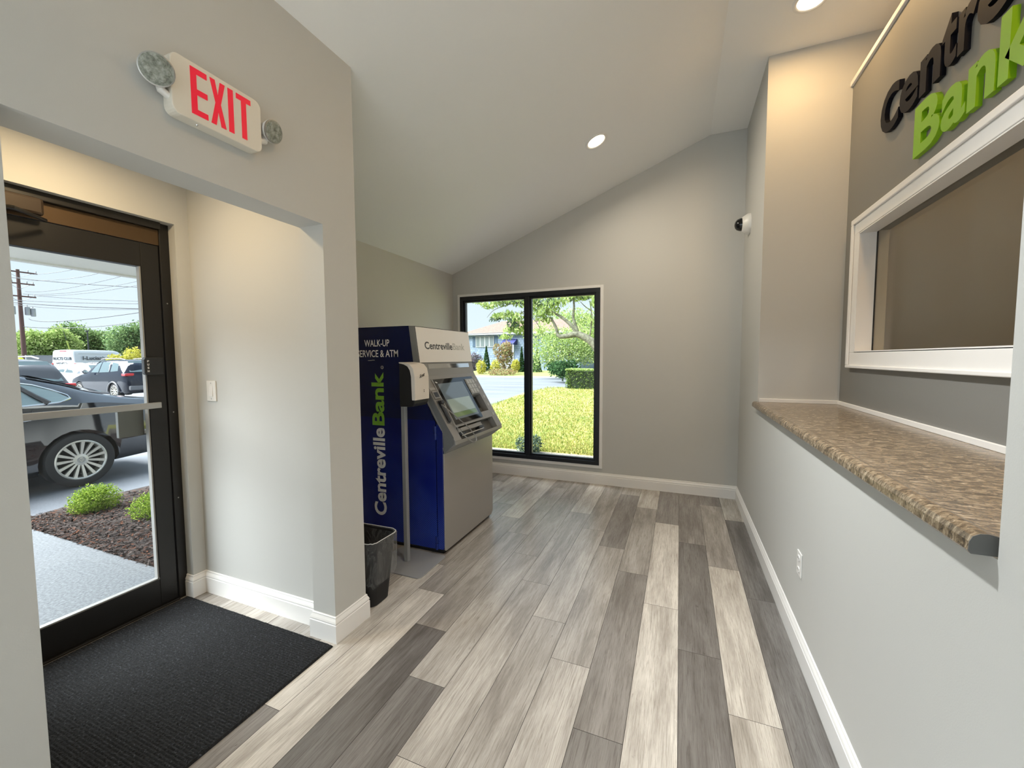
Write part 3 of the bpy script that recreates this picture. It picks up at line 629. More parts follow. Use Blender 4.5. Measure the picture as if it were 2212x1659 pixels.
scr = scr.build('screen_glass', plain('black_screen_glass', (.012, .014, .016), .04), am, bevel=.001)
MB().obox(F3, 2.624, 2.631, .030, .427, 0, .010).build('screen_edge', plain('kiosk_edge_light', (.35, .35, .35), .35), am)
def disp(name, c, e): 
    t = NT(name); t.set('Base Color', c); t.set('Roughness', .05); t.set('Emission Color', c); t.set('Emission Strength', e); return t.m
MB().obox(F3, 2.675, 3.060, .075, .385, .0068, .0073).build('display', disp('display_grey', (.085, .105, .115, 1), .45), scr)
MB().obox(F3, 2.690, 3.045, .215, .330, .0073, .0076).build('display_panel', disp('display_pale', (.20, .245, .215, 1), .45), scr)
MB().obox(F3, 2.690, 3.045, .332, .368, .0073, .0076).build('display_band', disp('display_green', (.10, .15, .07, 1), .45), scr)
m = MB().obox(F3, 2.655, 2.672, .056, .061, .007, .0074); m.obox(F3, 2.664, 2.682, .0625, .067, .007, .0074); m.build('maker_mark', ink_w, scr)
kp = MB().obox(F3, 3.108, 3.255, .060, .205, .007, .012).build('keypad', plain('keypad_plate', (.30, .31, .30), .3), am)
for i in range(3):
    for j in range(3):
        MB().obox(F3, 3.116+i*.046, 3.155+i*.046, .070+j*.045, .106+j*.045, .012, .016).build('key', plain('key_face', (.42, .43, .42), .3) if (i+j) == 0 else MATS['key_face'], kp)
cr_ = MB().obox(F3, 2.549, 2.618, .128, .194, 0, .010).build('card_reader', atm_grey, am, bevel=.003)
MB().obox(F3, 2.560, 2.610, .142, .182, .009, .0115).build('card_slot', plastic_k, cr_)
MB().obox(F3, 2.546, 2.620, .098, .121, 0, .004).build('reader_label', atm_low, am)
m = MB().obox(F3, 2.556, 2.598, .206, .395, 0, .006); m.build('handset_cradle', atm_grey_d, am, bevel=.003)
hs = MB().obox(F3, 2.562, 2.592, .212, .390, .006, .020); hs.obox(F3, 2.545, 2.580, .222, .250, .018, .045); hs = hs.build('handset', plastic_k, am, bevel=.005)
def f3(u, v, n): return A3+U*u+V3*v+N3*n
cp = [f3(2.552, .252, .030), f3(2.555, .285, .045), f3(2.60, .345, .05), f3(2.655, .41, .05), f3(2.70, .465, .052), f3(2.735, .52, .05), f3(2.752, .56, .045), f3(2.748, .588, .04), f3(2.72, .60, .035), f3(2.685, .575, .028), f3(2.655, .52, .02), f3(2.63, .46, .015), f3(2.60, .40, .012)]
def smooth_pts(p, n=5):
    out = []
    for i in range(len(p)-1):
        a, b, c, d = p[max(i-1, 0)], p[i], p[i+1], p[min(i+2, len(p)-1)]
        for k in range(n):
            t = k/n; out.append(.5*((2*b)+(c-a)*t+(2*a-5*b+4*c-d)*t*t+(-a+3*b-3*c+d)*t**3))
    return out+[p[-1]]
MB().tube(smooth_pts([Vector(q) for q in cp]), .0042, 8).build('handset_cord', plain('grey_cord', (.28, .28, .275), .35, .5), hs, smooth=True)
for (u, v) in ((3.316, .075), (3.316, .150), (3.316, .245), (3.316, .325), (3.316, .420)):
    MB().obox(F3, u-.028, u+.028, v-.026, v+.026, 0, .0012).build('icon_plate', MATS.get('icon_plate') or plain('icon_plate', (.26, .26, .255), .4), am)
    m = MB().obox(F3, u-.012, u+.012, v-.010, v-.004, .0012, .0018); m.obox(F3, u-.014, u+.006, v+.001, v+.009, .0012, .0018); m.build('icon', ink_l, am)
# lettering on the blue side
yy = YA-.0002
lettering('lettering', 'WALK-UP', ink_w, am, (-2.277, yy, 1.540+.005), (1, 0, 0), (0, 0, 1), .238, .052, .0006, .008)
lettering('lettering', 'SERVICE & ATM', ink_w, am, (-2.352, yy, 1.461+.003), (1, 0, 0), (0, 0, 1), .392, .054, .0006, .008)
MB().tube([(-2.245, yy, 1.437), (-2.215, yy, 1.438), (-2.195, yy, 1.4415), (-2.180, yy, 1.440)], .0022, 5).build('fine_print_line', ink_l, am)
# brand name running up the panel: white part then green part
def vert(txt, z0, z1, xb, h, mat):   # text reads upward, baseline towards +X
    lettering('lettering', txt, mat, am, (xb, yy, z0), (0, 0, 1), (-1, 0, 0), z1-z0, h, .0006, .030)
vert('Centreville', .222, .915, -2.100, .118, ink_w)
vert('Bank', .935, 1.348, -2.100, .118, ink_g)
vert('\u00ae', 1.372, 1.398, -2.098, .026, ink_l)

# ================================================================== outdoors
_srgb = srgb
def srgb(r, g, b): c = _srgb(r, g, b); return (c[0]*ALB, c[1]*ALB, c[2]*ALB, 1)      # outdoor surfaces in real daylight reflectances
ALB = 0.72
def leafmat(name, cols, trans=.35):
    t = NT(name); t.t.nodes.remove(t.p); g = t.n('NewGeometry')
    st = [(i/(len(cols)-1), srgb(*c)) for i, c in enumerate(cols)]
    c = t.ramp(g.outputs['Random Per Island'], st)
    d = t.n('BsdfDiffuse'); tr = t.n('BsdfTranslucent'); t.l(c, d.inputs[0]); t.l(c, tr.inputs[0])
    mx = t.n('MixShader'); mx.inputs[0].default_value = trans; t.l(d.outputs[0], mx.inputs[1]); t.l(tr.outputs[0], mx.inputs[2]); t.l(mx.outputs[0], t.out.inputs[0]); return t.m
def foliage(name, blobs, n, size, m, parent, seed=1, inner=.35, droop=0.0, aspect=.5, world=True, shape='ell'):
    g = np.random.default_rng(seed); wts = np.array([b[3]*b[4]*b[5] for b in blobs])**.67; wts /= wts.sum()
    idx = g.choice(len(blobs), n, p=wts); bl = np.array([b[:6] for b in blobs])[idx]
    d = g.normal(size=(n, 3)); d /= np.linalg.norm(d, axis=1)[:, None]; rr = inner+(1-inner)*g.random(n)**.5
    if shape == 'cone':
        h = g.random(n)**1.3; a = g.random(n)*2*math.pi; k = (1-h)*rr
        c = bl[:, :3]+np.stack([np.cos(a)*k*bl[:, 3], np.sin(a)*k*bl[:, 4], (h*2-1)*bl[:, 5]], 1)
    elif shape == 'box':
        q = g.uniform(-1, 1, (n, 3)); ax_ = g.integers(0, 3, n); sg_ = np.where(g.random(n) < .5, -1.0, 1.0); q[np.arange(n), ax_] = sg_*(.88+.12*g.random(n)); c = bl[:, :3]+q*bl[:, 3:6]
    else: c = bl[:, :3]+d*rr[:, None]*bl[:, 3:6]*(1+.12*g.normal(size=(n, 1)))
    u = g.normal(size=(n, 3)); u[:, 2] -= droop*2; u /= np.linalg.norm(u, axis=1)[:, None]
    w = np.cross(u, g.normal(size=(n, 3))); w /= np.linalg.norm(w, axis=1)[:, None]
    s = size*g.uniform(.6, 1.25, n)[:, None]; vs = np.stack([c-u*s*.5, c+w*s*aspect*.5, c+u*s*.5, c-w*s*aspect*.5], 1).reshape(-1, 3)
    off = wl(parent) if (parent is not None and world) else Vector((0, 0, 0)); vs = vs-np.array(off)
    me = bpy.data.meshes.new(name); me.from_pydata(vs.tolist(), [], np.arange(n*4).reshape(n, 4).tolist()); me.update()
    o = link(name, me, m, parent); o['kind'] = 'stuff'; return o
bark = speckmat('bark', [(.35, srgb(70, 60, 50)), (.6, srgb(120, 108, 92))], 25, .9, (.5, .02))
G_MID = leafmat('leaf_mid', [(74, 100, 62), (120, 150, 92), (168, 190, 124)]); G_LIT = leafmat('leaf_bright', [(128, 156, 84), (178, 202, 118), (216, 228, 160)])
G_DRK = leafmat('leaf_dark', [(38, 66, 42), (64, 98, 58), (96, 130, 84)]); G_GLD = leafmat('leaf_gold', [(156, 160, 62), (206, 200, 86), (232, 224, 128)])
G_RED = leafmat('leaf_copper', [(122, 96, 74), (168, 138, 100), (150, 165, 110), (206, 168, 130)]); G_PUR = leafmat('leaf_purple', [(88, 76, 90), (128, 112, 128), (110, 124, 104)])
G_BOX = leafmat('leaf_boxwood', [(88, 118, 40), (140, 170, 62), (188, 208, 100)]); G_HDG = leafmat('leaf_hedge', [(62, 88, 46), (104, 130, 68), (160, 182, 104)])
G_TREE = leafmat('leaf_tree', [(84, 114, 78), (128, 160, 104), (176, 200, 136)]); G_GRY = leafmat('leaf_grey', [(60, 78, 66), (96, 116, 98), (140, 156, 132)])

# ---- ground
def zg(y): return -.15 if y < 6 else (-.30 if y > 12 else -.15-.15*(y-6)/6)
def asphalt():
    t = NT('asphalt'); v = t.coord('Object'); a = t.noise(v, 60, 6, .7); b = t.noise(t.coord('Object', (.25, 1, 1)), .8, 4, .6)
    c = t.mix(t.ramp(b, [(.4, (0, 0, 0)), (.65, (.6, .6, .6))]), t.ramp(a, [(.3, srgb(82, 86, 92)), (.7, srgb(122, 127, 134))]), srgb(136, 142, 150))
    t.col(c); t.set('Roughness', .6); t.bump(a, .2, .01); return t.m
asph = asphalt()
ysg = [-40, 0, 6, 12, 34.8]
struct('ground_asphalt', MB().grid([[(x, y, zg(y)) for x in (-110, -60, -30, -15, -5.74)] for y in ysg]), asph)
struct('road', MB().grid([[(x, y, -.302) for x in (-5.74, 20, 60)] for y in (4.6, 12, 34.8)]), asph)
def lawnm(name, dry=.85):
    t = NT(name); v = t.coord('Object'); a = t.noise(t.coord('Object', (1, .55, 1)), .9, 4, .6, .4); b = t.noise(v, 30, 5, .7)
    g = t.ramp(b, [(.3, srgb(104, 122, 56)), (.7, srgb(156, 168, 90))]); d = t.ramp(b, [(.3, srgb(164, 150, 88)), (.7, srgb(206, 190, 124))])
    t.col(t.mix(t.ramp(a, [(.40, (0, 0, 0)), (.58, (dry, dry, dry))]), g, d)); t.set('Roughness', .95); t.bump(b, .6, .03); return t.m
lawn_m = lawnm('lawn')
edge = [(-5.7, 5.3), (-5.95, 9), (-6.39, 13.76), (-7.0, 17.5), (-7.3, 19.8), (-7.1, 21.8), (-6.4, 23.0), (-5.2, 23.55), (-3, 23.9), (4, 24.2), (14, 24.3), (14, 5.3)]
struct('lawn', MB().prism(edge, 'Z', -.5, -.275), lawn_m)
# grass blades in the stretch the window looks onto
def blades():
    g = np.random.default_rng(9); n = 42000
    y = 6.9+16.5*g.random(n)**1.7; x = -y*.50+(g.random(n))*(y*.50-.4)*1.02-.3
    ok = (x > -5.9-(y-6)*.08) & (y > 7.15) & ~((y > 22.3) & (x > -6.1)); x, y = x[ok], y[ok]; n = len(x)
    h = g.uniform(.025, .06, n)*(1+y*.02); a = g.random(n)*6.283; w = .008*(1+y*.05)
    lean = g.normal(size=(n, 2))*.02; p0 = np.stack([x-np.cos(a)*w, y-np.sin(a)*w, np.full(n, -.277)], 1); p1 = np.stack([x+np.cos(a)*w, y+np.sin(a)*w, np.full(n, -.277)], 1); p2 = np.stack([x+lean[:, 0], y+lean[:, 1], -.277+h], 1)
    vs = np.stack([p0, p1, p2], 1).reshape(-1, 3); me = bpy.data.meshes.new('grass'); me.from_pydata(vs.tolist(), [], np.arange(n*3).reshape(n, 3).tolist()); me.update()
    o = link('grass', me, leafmat('grass_blade', [(96, 120, 50), (150, 164, 78), (198, 184, 110), (166, 180, 92), (206, 190, 124)], .25)); tag(o, 'short patchy grass blades growing on the lawn outside the window', 'grass', kind='stuff')
blades()
struct('far_verge', MB().grid([[(x, 35.05, -.20), (x, 37.5, -.16), (x, 41, .0), (x, 120, .1)] for x in (-80, -25, -10, 10, 60)]), lawnm('far_lawn', .25))
kb = B(-80, 60, 34.8, 35.05, -.4, -.19).build('kerb', plain('kerb_concrete', srgb(205, 205, 198), .8, bump=(20, .2, .02)), None); kb['kind'] = 'structure'
struct('ground_west', MB().grid([[(x, y, -.16) for x in (-170, -110)] for y in (-60, 60)]), asph)
struct('planting_strip', B(-5.0, 6, 4.86, 7.1, -.5, -.268), speckmat('gravel', [(.35, srgb(92, 84, 76)), (.55, srgb(150, 142, 130)), (.7, srgb(196, 190, 178))], 45, .9, (.8, .02)))
struct('walkway', B(-5.75, -2.90, .28, 1.685, -.4, -.05), speckmat('concrete_walk', [(.3, srgb(76, 80, 84)), (.5, srgb(102, 106, 110)), (.7, srgb(124, 128, 132))], 60, .8, (.3, .006)))
struct('bounce_forecourt', B(-5.75, 6.0, -14.0, -2.76, -.4, -.052), plain('bounce_concrete', (.46, .46, .45), .85, bump=(30, .2, .006)))  # unseen pale slab added to bounce sunlight up to the ceiling
struct('bounce_forecourt', B(-5.75, -1.76, -2.76, .28, -.4, -.052), MATS['bounce_concrete'])  # side piece of the added light-bouncing slab, also out of view
mulch_m = leafmat('mulch_chip', [(42, 38, 38), (66, 60, 58), (94, 86, 82), (78, 70, 68), (112, 76, 60)], 0)
struct('planting_bed', MB().prism([(-5.72, 1.685), (-2.95, 1.685), (-2.95, 4.6), (-5.85, 4.6), (-5.9, 2.2)], 'Z', -.4, -.058), speckmat('mulch_soil', [(.35, srgb(44, 38, 36)), (.6, srgb(84, 72, 66)), (.75, srgb(120, 88, 72))], 40, .95, (.8, .03)))
g = np.random.default_rng(4); n = 12000
cx_ = g.uniform(-5.75, -3.0, n); cy_ = 1.69+g.random(n)**1.4*1.6; u = g.normal(size=(n, 3)); u[:, 2] *= .25; u /= np.linalg.norm(u, axis=1)[:, None]; w_ = np.cross(u, [0, 0, 1.0])+g.normal(size=(n, 3))*.15
c = np.stack([cx_, cy_, -.052+g.random(n)*.02], 1); s = g.uniform(.009, .028, n)[:, None]
vs = np.stack([c-u*s-w_*s*.25, c+u*s-w_*s*.25, c+u*s+w_*s*.25, c-u*s+w_*s*.25], 1).reshape(-1, 3)
me = bpy.data.meshes.new('mulch'); me.from_pydata(vs.tolist(), [], np.arange(n*4).reshape(n, 4).tolist()); me.update()
tag(link('mulch', me, mulch_m), 'dark shredded bark mulch covering the bed by the walkway', 'mulch', kind='stuff')
# porch roof over the entry
sof = B(-5.42, -2.9, .25, 4.3, 2.350, 2.60); sof.box(-5.50, -5.42, .25, 4.3, 2.333, 2.65)
struct('porch_soffit', sof, plain('soffit_white', (.62, .62, .58), .6))

# ---- two clipped shrubs by the walk and one under the window
def shrub(name, label, cat, loc, blobs, n, size, m, seed, shape='ell', stem=True, group=None, inner=.55):
    t = thing(name, label, cat, loc, group); foliage('foliage', blobs, n, size, m, t, seed, inner=inner, shape=shape)
    if stem:
        top = max(b[2] for b in blobs); MB().tube([loc, (loc[0]+.01, loc[1], (loc[2]+top)/2), (loc[0], loc[1], top)], [.02+.01*(top-loc[2])]*3, 6).build('stem', bark, t)
    return t
def under(b, z, o): return [(b[0], b[1], b[2], b[3], b[4], b[5])]
shrub('clipped_shrub', 'small clipped yellow-green shrub beside the walkway nearer the parked sedan', 'shrub', (-5.40, 2.13, -.06), [(-5.40, 2.08, .05, .15, .13, .13), (-5.40, 2.21, .055, .15, .14, .135), (-5.42, 2.14, .07, .16, .14, .13)], 5200, .022, G_BOX, 2, group='clipped shrubs in the mulch bed')
shrub('clipped_shrub', 'small clipped yellow-green shrub partly hidden by the door stile', 'shrub', (-4.72, 2.31, -.06), [(-4.72, 2.29, .02, .17, .17, .15), (-4.72, 2.36, .03, .16, .15, .14)], 4200, .022, G_BOX, 3, group='clipped shrubs in the mulch bed')
p = at(1141, 975, Y=6.95)
shrub('small_shrub', 'small grey-green shrub under the window, behind its mullion', 'shrub', (p.x, 6.95, -.28), [(p.x-.04, 6.95, -.13, .20, .17, .17), (p.x+.09, 6.95, -.10, .17, .16, .17)], 1100, .05, G_GRY, 4)

# ---- vehicles
def catmull(xs, ys, q):
    return np.interp(q, xs, ys)
class Car:
    def __init__(s, st):   # stations: y, z_bottom, z_belt, z_top, half_width, half_top
        a = np.array(st, float); q = []
        for i in range(len(a)-1):
            for k in range(5): q.append(a[i, 0]+(a[i+1, 0]-a[i, 0])*k/5)
        q.append(a[-1, 0]); q = np.array(q); c = [q]
        for j in range(1, 6):
            v = np.interp(q, a[:, 0], a[:, j]); e = np.concatenate([[v[0]]*2, v, [v[-1]]*2]); c.append((e[:-4]+2*e[1:-3]+3*e[2:-2]+2*e[3:-1]+e[4:])/9)
        s.S = np.stack(c, 1)
    def sec(s, y):
        zb, zt0, zt, w, wt = [float(np.interp(y, s.S[:, 0], s.S[:, j])) for j in range(1, 6)]
        zt0 = min(zt0, zt-.03); h = zt-zt0
        return [(0, zb), (w*.88, zb), (w*.97, zb+.08), (w, zb+(zt0-zb)*.45), (w*.985, zb+(zt0-zb)*.8), (w*.955, zt0), (wt+(w*.955-wt)*.35, zt0+h*.6), (wt, zt0+h*.86), (wt*.86, zt-.012*min(1, h/.1)), (wt*.5, zt+.006), (0, zt+.012)]
    def wx(s, y, z):
        c = s.sec(y); return float(np.interp(z, [p[1] for p in c[1:9]], [p[0] for p in c[1:9]]))
    def body(s, wheels, r, half):
        rows = []
        for y in s.S[:, 0]:
            c = s.sec(y); rows.append([(-p[0], y, p[1]) for p in c[::-1]]+[(p[0], y, p[1]) for p in c[1:-1]])
        n = len(rows[0]); vs = [p for r_ in rows for p in r_]; m = len(rows)
        fs = [(j*n+i, j*n+(i+1) % n, (j+1)*n+(i+1) % n, (j+1)*n+i) for j in range(m-1) for i in range(n)]+[tuple(range(n)), tuple((m-1)*n+i for i in range(n))[::-1]]
        me = bpy.data.meshes.new('body'); me.from_pydata(vs, [], fs); bm = bmesh.new(); bm.from_mesh(me); bmesh.ops.remove_doubles(bm, verts=bm.verts, dist=1e-4); bmesh.ops.recalc_face_normals(bm, faces=bm.faces); bm.to_mesh(me); bm.free()
        ob = bpy.data.objects.new('tmp', me); COL.objects.link(ob); cut = MB()
        for y in wheels:
            for sx in (-1, 1): cut.lathe([(r+.045, 0), (r+.045, .6)], 28, (sx*(half-.30), y, r), (sx, 0, 0))
        co = cut.build('cut', None); md = ob.modifiers.new('b', 'BOOLEAN'); md.object = co; md.operation = 'DIFFERENCE'; md.solver = 'EXACT'
        dg = bpy.context.evaluated_depsgraph_get(); out = bpy.data.meshes.new_from_object(ob.evaluated_get(dg))
        bpy.data.objects.remove(ob); bpy.data.objects.remove(co); out.materials.clear(); return out
    def patch(s, poly, side, off=.004, rows=4, cols=14):
        ys = [p[0] for p in poly]; y0, y1 = min(ys), max(ys); mb = MB(); R_ = []
        for i in range(cols+1):
            y = y0+(y1-y0)*(i+.001)/(cols+.002); zs = []
            for k in range(len(poly)):
                (a, za), (b, zb_) = poly[k], poly[(k+1) % len(poly)]
                if (a-y)*(b-y) <= 0 and a != b: zs.append(za+(zb_-za)*(y-a)/(b-a))
            lo, hi = min(zs), max(zs); R_.append([(side*(s.wx(y, lo+(hi-lo)*j/rows)+off), y, lo+(hi-lo)*j/rows) for j in range(rows+1)])
        return mb.grid(R_)
    def line(s, pts, side, off=.004): return [(side*(s.wx(y, z)+off), y, z) for (y, z) in pts]
tire_m = plain('tyre', (.022, .022, .023), .8, bump=(60, .2, .004)); alloy = plain('alloy_wheel', (.62, .60, .54), .3, .6); dark_in = plain('wheel_dark', (.02, .02, .02), .7)
carglass = plain('car_glass', (.10, .14, .15), .03, 0, spec=.9); lamp_r = plain('tail_lamp_red', (.55, .02, .03), .15); white_p = plain('white_paint', (.62, .64, .66), .25, coat=.6)
def wheel(parent, x, y, r, side, spokes=15, m=alloy):
    c = Vector((x, y, r)); ax = Vector((side, 0, 0))
    w = MB().lathe([(r*.66, -.13), (r*.70, .0), (r*.74, .055), (r*.70, .062), (r*.665, .05), (r*.645, -.05)], 40, c, ax, cap=False).build('wheel', m, parent, True, world=False)
    MB().lathe([(r*.70, -.16), (r*.93, -.16), (r, -.12), (r, .03), (r*.965, .055), (r*.86, .068), (r*.74, .058), (r*.70, .02)], 44, c, ax, cap=False).build('tire', tire_m, w, True, world=False)
    MB().lathe([(.02, -.06), (r*.68, -.06), (r*.68, -.055), (.02, -.055)], 30, c, ax).build('brake_disc', dark_in, w, world=False)
    e2 = Vector((0, 0, 1)); e1 = Vector((0, 1, 0))
    for k in range(spokes):
        a = 2*math.pi*(k+.5)/spokes; d = e1*math.cos(a)+e2*math.sin(a); q = e1*(-math.sin(a))+e2*math.cos(a)
        vs = []
        for (rr, hw, n0, n1) in ((r*.16, r*.030, .005, .036), (r*.68, r*.052, .022, .056)):
            for (sg_, nn) in ((-1, n0), (1, n0), (1, n1), (-1, n1)): vs.append(c+d*rr+q*(hw*sg_)+ax*nn)
        MB().add(vs, [(0, 1, 2, 3), (4, 7, 6, 5), (0, 4, 5, 1), (1, 5, 6, 2), (2, 6, 7, 3), (3, 7, 4, 0)]).build('spoke', m, w, world=False)
    MB().lathe([(r*.22, -.02), (r*.22, .034), (r*.17, .042), (r*.10, .044)], 24, c, ax).build('hub', m, w, True, world=False)
    b = MB().lathe([(r*.115, .0435), (r*.115, .048), (r*.095, .048), (r*.095, .0435)], 24, c, ax, cap=False)
    for (pts) in ([(-.07, .075), (-.02, .0), (0, .035), (.02, .0), (.07, .075)], [(-.085, .03), (-.045, -.075), (0, -.015), (.045, -.075), (.085, .03)]):
        b.tube([c+ax*.0455+e1*(q[0]*r)+e2*(q[1]*r) for q in pts], r*.009, 4)
    b.build('hub_badge', steel_d, w, world=False)
    return w
black_p = NT('black_paint'); black_p.set('Base Color', (.005, .006, .009, 1)); black_p.set('Roughness', .06); black_p.set('Specular IOR Level', 1.0); black_p.set('Coat Weight', 1.0); black_p.set('Coat Roughness', .03); black_p = black_p.m
blue_p = plain('dark_blue_paint', (.008, .012, .022), .08); grey_p = plain('grey_paint', (.07, .074, .082), .12)
# black sedan parked beside the walk: front towards -Y
cs = Car([(-2.42, .32, .55, .60, .55, .45), (-2.30, .24, .64, .70, .78, .62), (-1.9, .22, .78, .84, .88, .74), (-1.2, .20, .90, .97, .905, .76), (-.75, .20, .96, 1.06, .91, .72), (-.1, .20, 1.0, 1.40, .91, .60), (.35, .20, 1.01, 1.47, .91, .60), (.95, .20, 1.03, 1.45, .91, .59), (1.35, .22, 1.06, 1.32, .91, .60), (1.65, .24, 1.05, 1.19, .905, .64), (1.95, .26, 1.0, 1.09, .895, .72), (2.25, .27, .96, 1.05, .85, .70), (2.40, .30, .86, .96, .76, .62), (2.46, .40, .76, .84, .64, .5)])
sed = thing('sedan', 'black sedan parked closest to the entry door, rear half in view', 'car', (-7.91, 1.29, -.15), 'parked vehicles')
link('body', cs.body((1.40, -1.40), .34, .905), black_p, sed, True)
for sd_ in (-1, 1):
    wheel(sed, sd_*.845, 1.40, .34, sd_); wheel(sed, sd_*.845, -1.40, .34, sd_)
    gl_ = [(-.35, 1.06), (.3, 1.06), (.98, 1.07), (1.26, 1.085), (1.37, 1.125), (1.36, 1.165), (1.25, 1.235), (1.10, 1.305), (.90, 1.352), (.3, 1.38), (-.15, 1.34)]
    cs.patch(gl_, sd_, .004).build('side_window', carglass, sed, True, world=False)
    MB().tube(cs.line(gl_, sd_, .005), .011, 6, closed=True).build('window_trim', chrome, sed, True, world=False)
    MB().tube(cs.line([(.93, 1.345), (1.0, 1.25), (1.08, 1.16), (1.16, 1.08)], sd_, .008), [.02, .026, .03, .034], 6).build('pillar', plastic_k, sed, True, world=False)
    MB().tube(cs.line([(.16, 1.07), (.16, 1.38)], sd_, .006), .035, 6).build('pillar', plastic_k, sed, True, world=False)
    MB().tube(cs.line([(1.02, 1.03), (.98, .92), (.86, .72), (.72, .45), (.66, .24)], sd_, .001), .0035, 5).build('door_gap', plastic_k, sed, world=False)
    MB().tube([(q[0]+sd_*.02, q[1], q[2]) for q in cs.line([(.72, .885), (.80, .895), (.92, .905), (.98, .905)], sd_, .004)], [.010, .014, .014, .009], 8).build('door_handle', chrome, sed, True, world=False)
    MB().tube(cs.line([(1.85, .60), (2.1, .61), (2.3, .62)], sd_, .002), .006, 5).build('reflector', plain('reflector_grey', (.3, .3, .31), .3) if 'reflector_grey' not in MATS else MATS['reflector_grey'], sed, world=False)
    cs.patch([(2.12, .80), (2.38, .80), (2.38, .93), (2.15, .95)], sd_, .005, 2, 6).build('tail_lamp', lamp_r, sed, True, world=False)
rwm = MB().grid([[(x*lerp(.52, .60, t), lerp(1.12, 1.80, t), lerp(1.405, 1.155, t)+.022-.012*abs(x)) for x in np.linspace(-1, 1, 9)] for t in np.linspace(0, 1, 7)]); rwm.build('rear_window', carglass, sed, True, world=False)
# SUVs
SUV = [(-2.28, .36, .66, .72, .62, .5), (-2.15, .26, .80, .88, .82, .68), (-1.5, .22, .95, 1.02, .90, .76), (-1.0, .22, 1.02, 1.12, .91, .74), (-.45, .22, 1.05, 1.52, .92, .66), (.1, .22, 1.06, 1.66, .92, .69), (1.1, .22, 1.09, 1.66, .92, .71), (1.75, .25, 1.12, 1.61, .91, .71), (2.05, .28, 1.10, 1.46, .90, .70), (2.22, .32, 1.0, 1.12, .86, .62), (2.30, .42, .80, .88, .74, .58)]
def suv(name, label, loc, rz, paint_, m_w=alloy):
    t = thing(name, label, 'car', loc, 'parked vehicles', rz); c = Car(SUV); link('body', c.body((1.36, -1.33), .35, .92), paint_, t, True)
    for sd_ in (-1, 1):
        for y in (1.36, -1.33): wheel(t, sd_*.84, y, .35, sd_, 10, m_w)
        for poly in ([(-.42, 1.13), (.18, 1.13), (.18, 1.56), (-.08, 1.54), (-.30, 1.34)], [(.25, 1.13), (.98, 1.15), (.94, 1.57), (.25, 1.57)], [(1.04, 1.16), (1.62, 1.20), (1.50, 1.50), (1.02, 1.56)]):
            c.patch(poly, sd_, .005, 3, 8).build('side_window', carglass, t, True, world=False)
        mi = MB().lathe([(.03, -.09), (.085, -.07), (.09, .0), (.075, .05), (.02, .06)], 16, (sd_*1.05, -.42, 1.16), (0, -1, 0)).build('mirror', paint_, t, True, world=False)
        MB().lathe([(.0, 0), (.072, 0)], 16, (sd_*1.05, -.325, 1.16), (0, 1, 0), cap=False).build('mirror_glass', chrome, mi, world=False)
        B(sd_*.60, sd_*.905, 1.98, 2.25, 1.0, 1.10).build('tail_lamp', lamp_r, t, bevel=.02, world=False)
        MB().tube([(sd_*.56, -.2, 1.685), (sd_*.57, .2, 1.715), (sd_*.57, 1.2, 1.715), (sd_*.56, 1.6, 1.66)], .018, 6).build('roof_rail', steel_d, t, True, world=False)
        arch = [(sd_*.925, y0+.40*math.cos(a_), .35+.40*math.sin(a_)) for y0 in (1.36,) for a_ in np.linspace(0, math.pi, 14)]
        MB().tube(arch, .03, 6).build('arch_trim', MATS['grey_cladding'] if 'grey_cladding' in MATS else plain('grey_cladding', (.16, .16, .165), .6), t, True, world=False)
    MB().grid([[(x*lerp(.60, .72, q), lerp(1.80, 2.16, q)+.05*(1-x*x)+.03, lerp(1.585, 1.14, q)+.02) for x in np.linspace(-1, 1, 9)] for q in np.linspace(0, 1, 7)]).build('rear_window', carglass, t, True, world=False)
    MB().grid([[(x*lerp(.55, .70, q), lerp(-.36, -1.02, q)-.06*(1-x*x)-.02, lerp(1.56, 1.11, q)+.03) for x in np.linspace(-1, 1, 9)] for q in np.linspace(0, 1, 7)]).build('windscreen', carglass, t, True, world=False)
    B(-.26, .26, 2.30, 2.312, .62, .74).build('licence_plate', white_p, t, world=False)
    B(-.80, .80, 2.17, 2.34, .42, .60).build('bumper', MATS['grey_cladding'], t, bevel=.04, world=False)
    return t
q = at(250, 846, Z=.16)
suv('sport_utility_car', 'dark blue sport utility car with red tail lamp seen from its rear quarter', (q.x-1.36, q.y+.84, -.19), R(-90), blue_p)
q = at(164, 815, X=-12.8)
suv('sport_utility_car', 'grey sport utility car behind the sedan, its rear window towards the door', (-12.8-2.3, q.y-.88, -.17), R(-90), grey_p)
wcar = suv('compact_car', 'white low car between the van and the dark blue car', (-33.5, at(205, 815, X=-33.5).y, -.42), R(100), white_p)
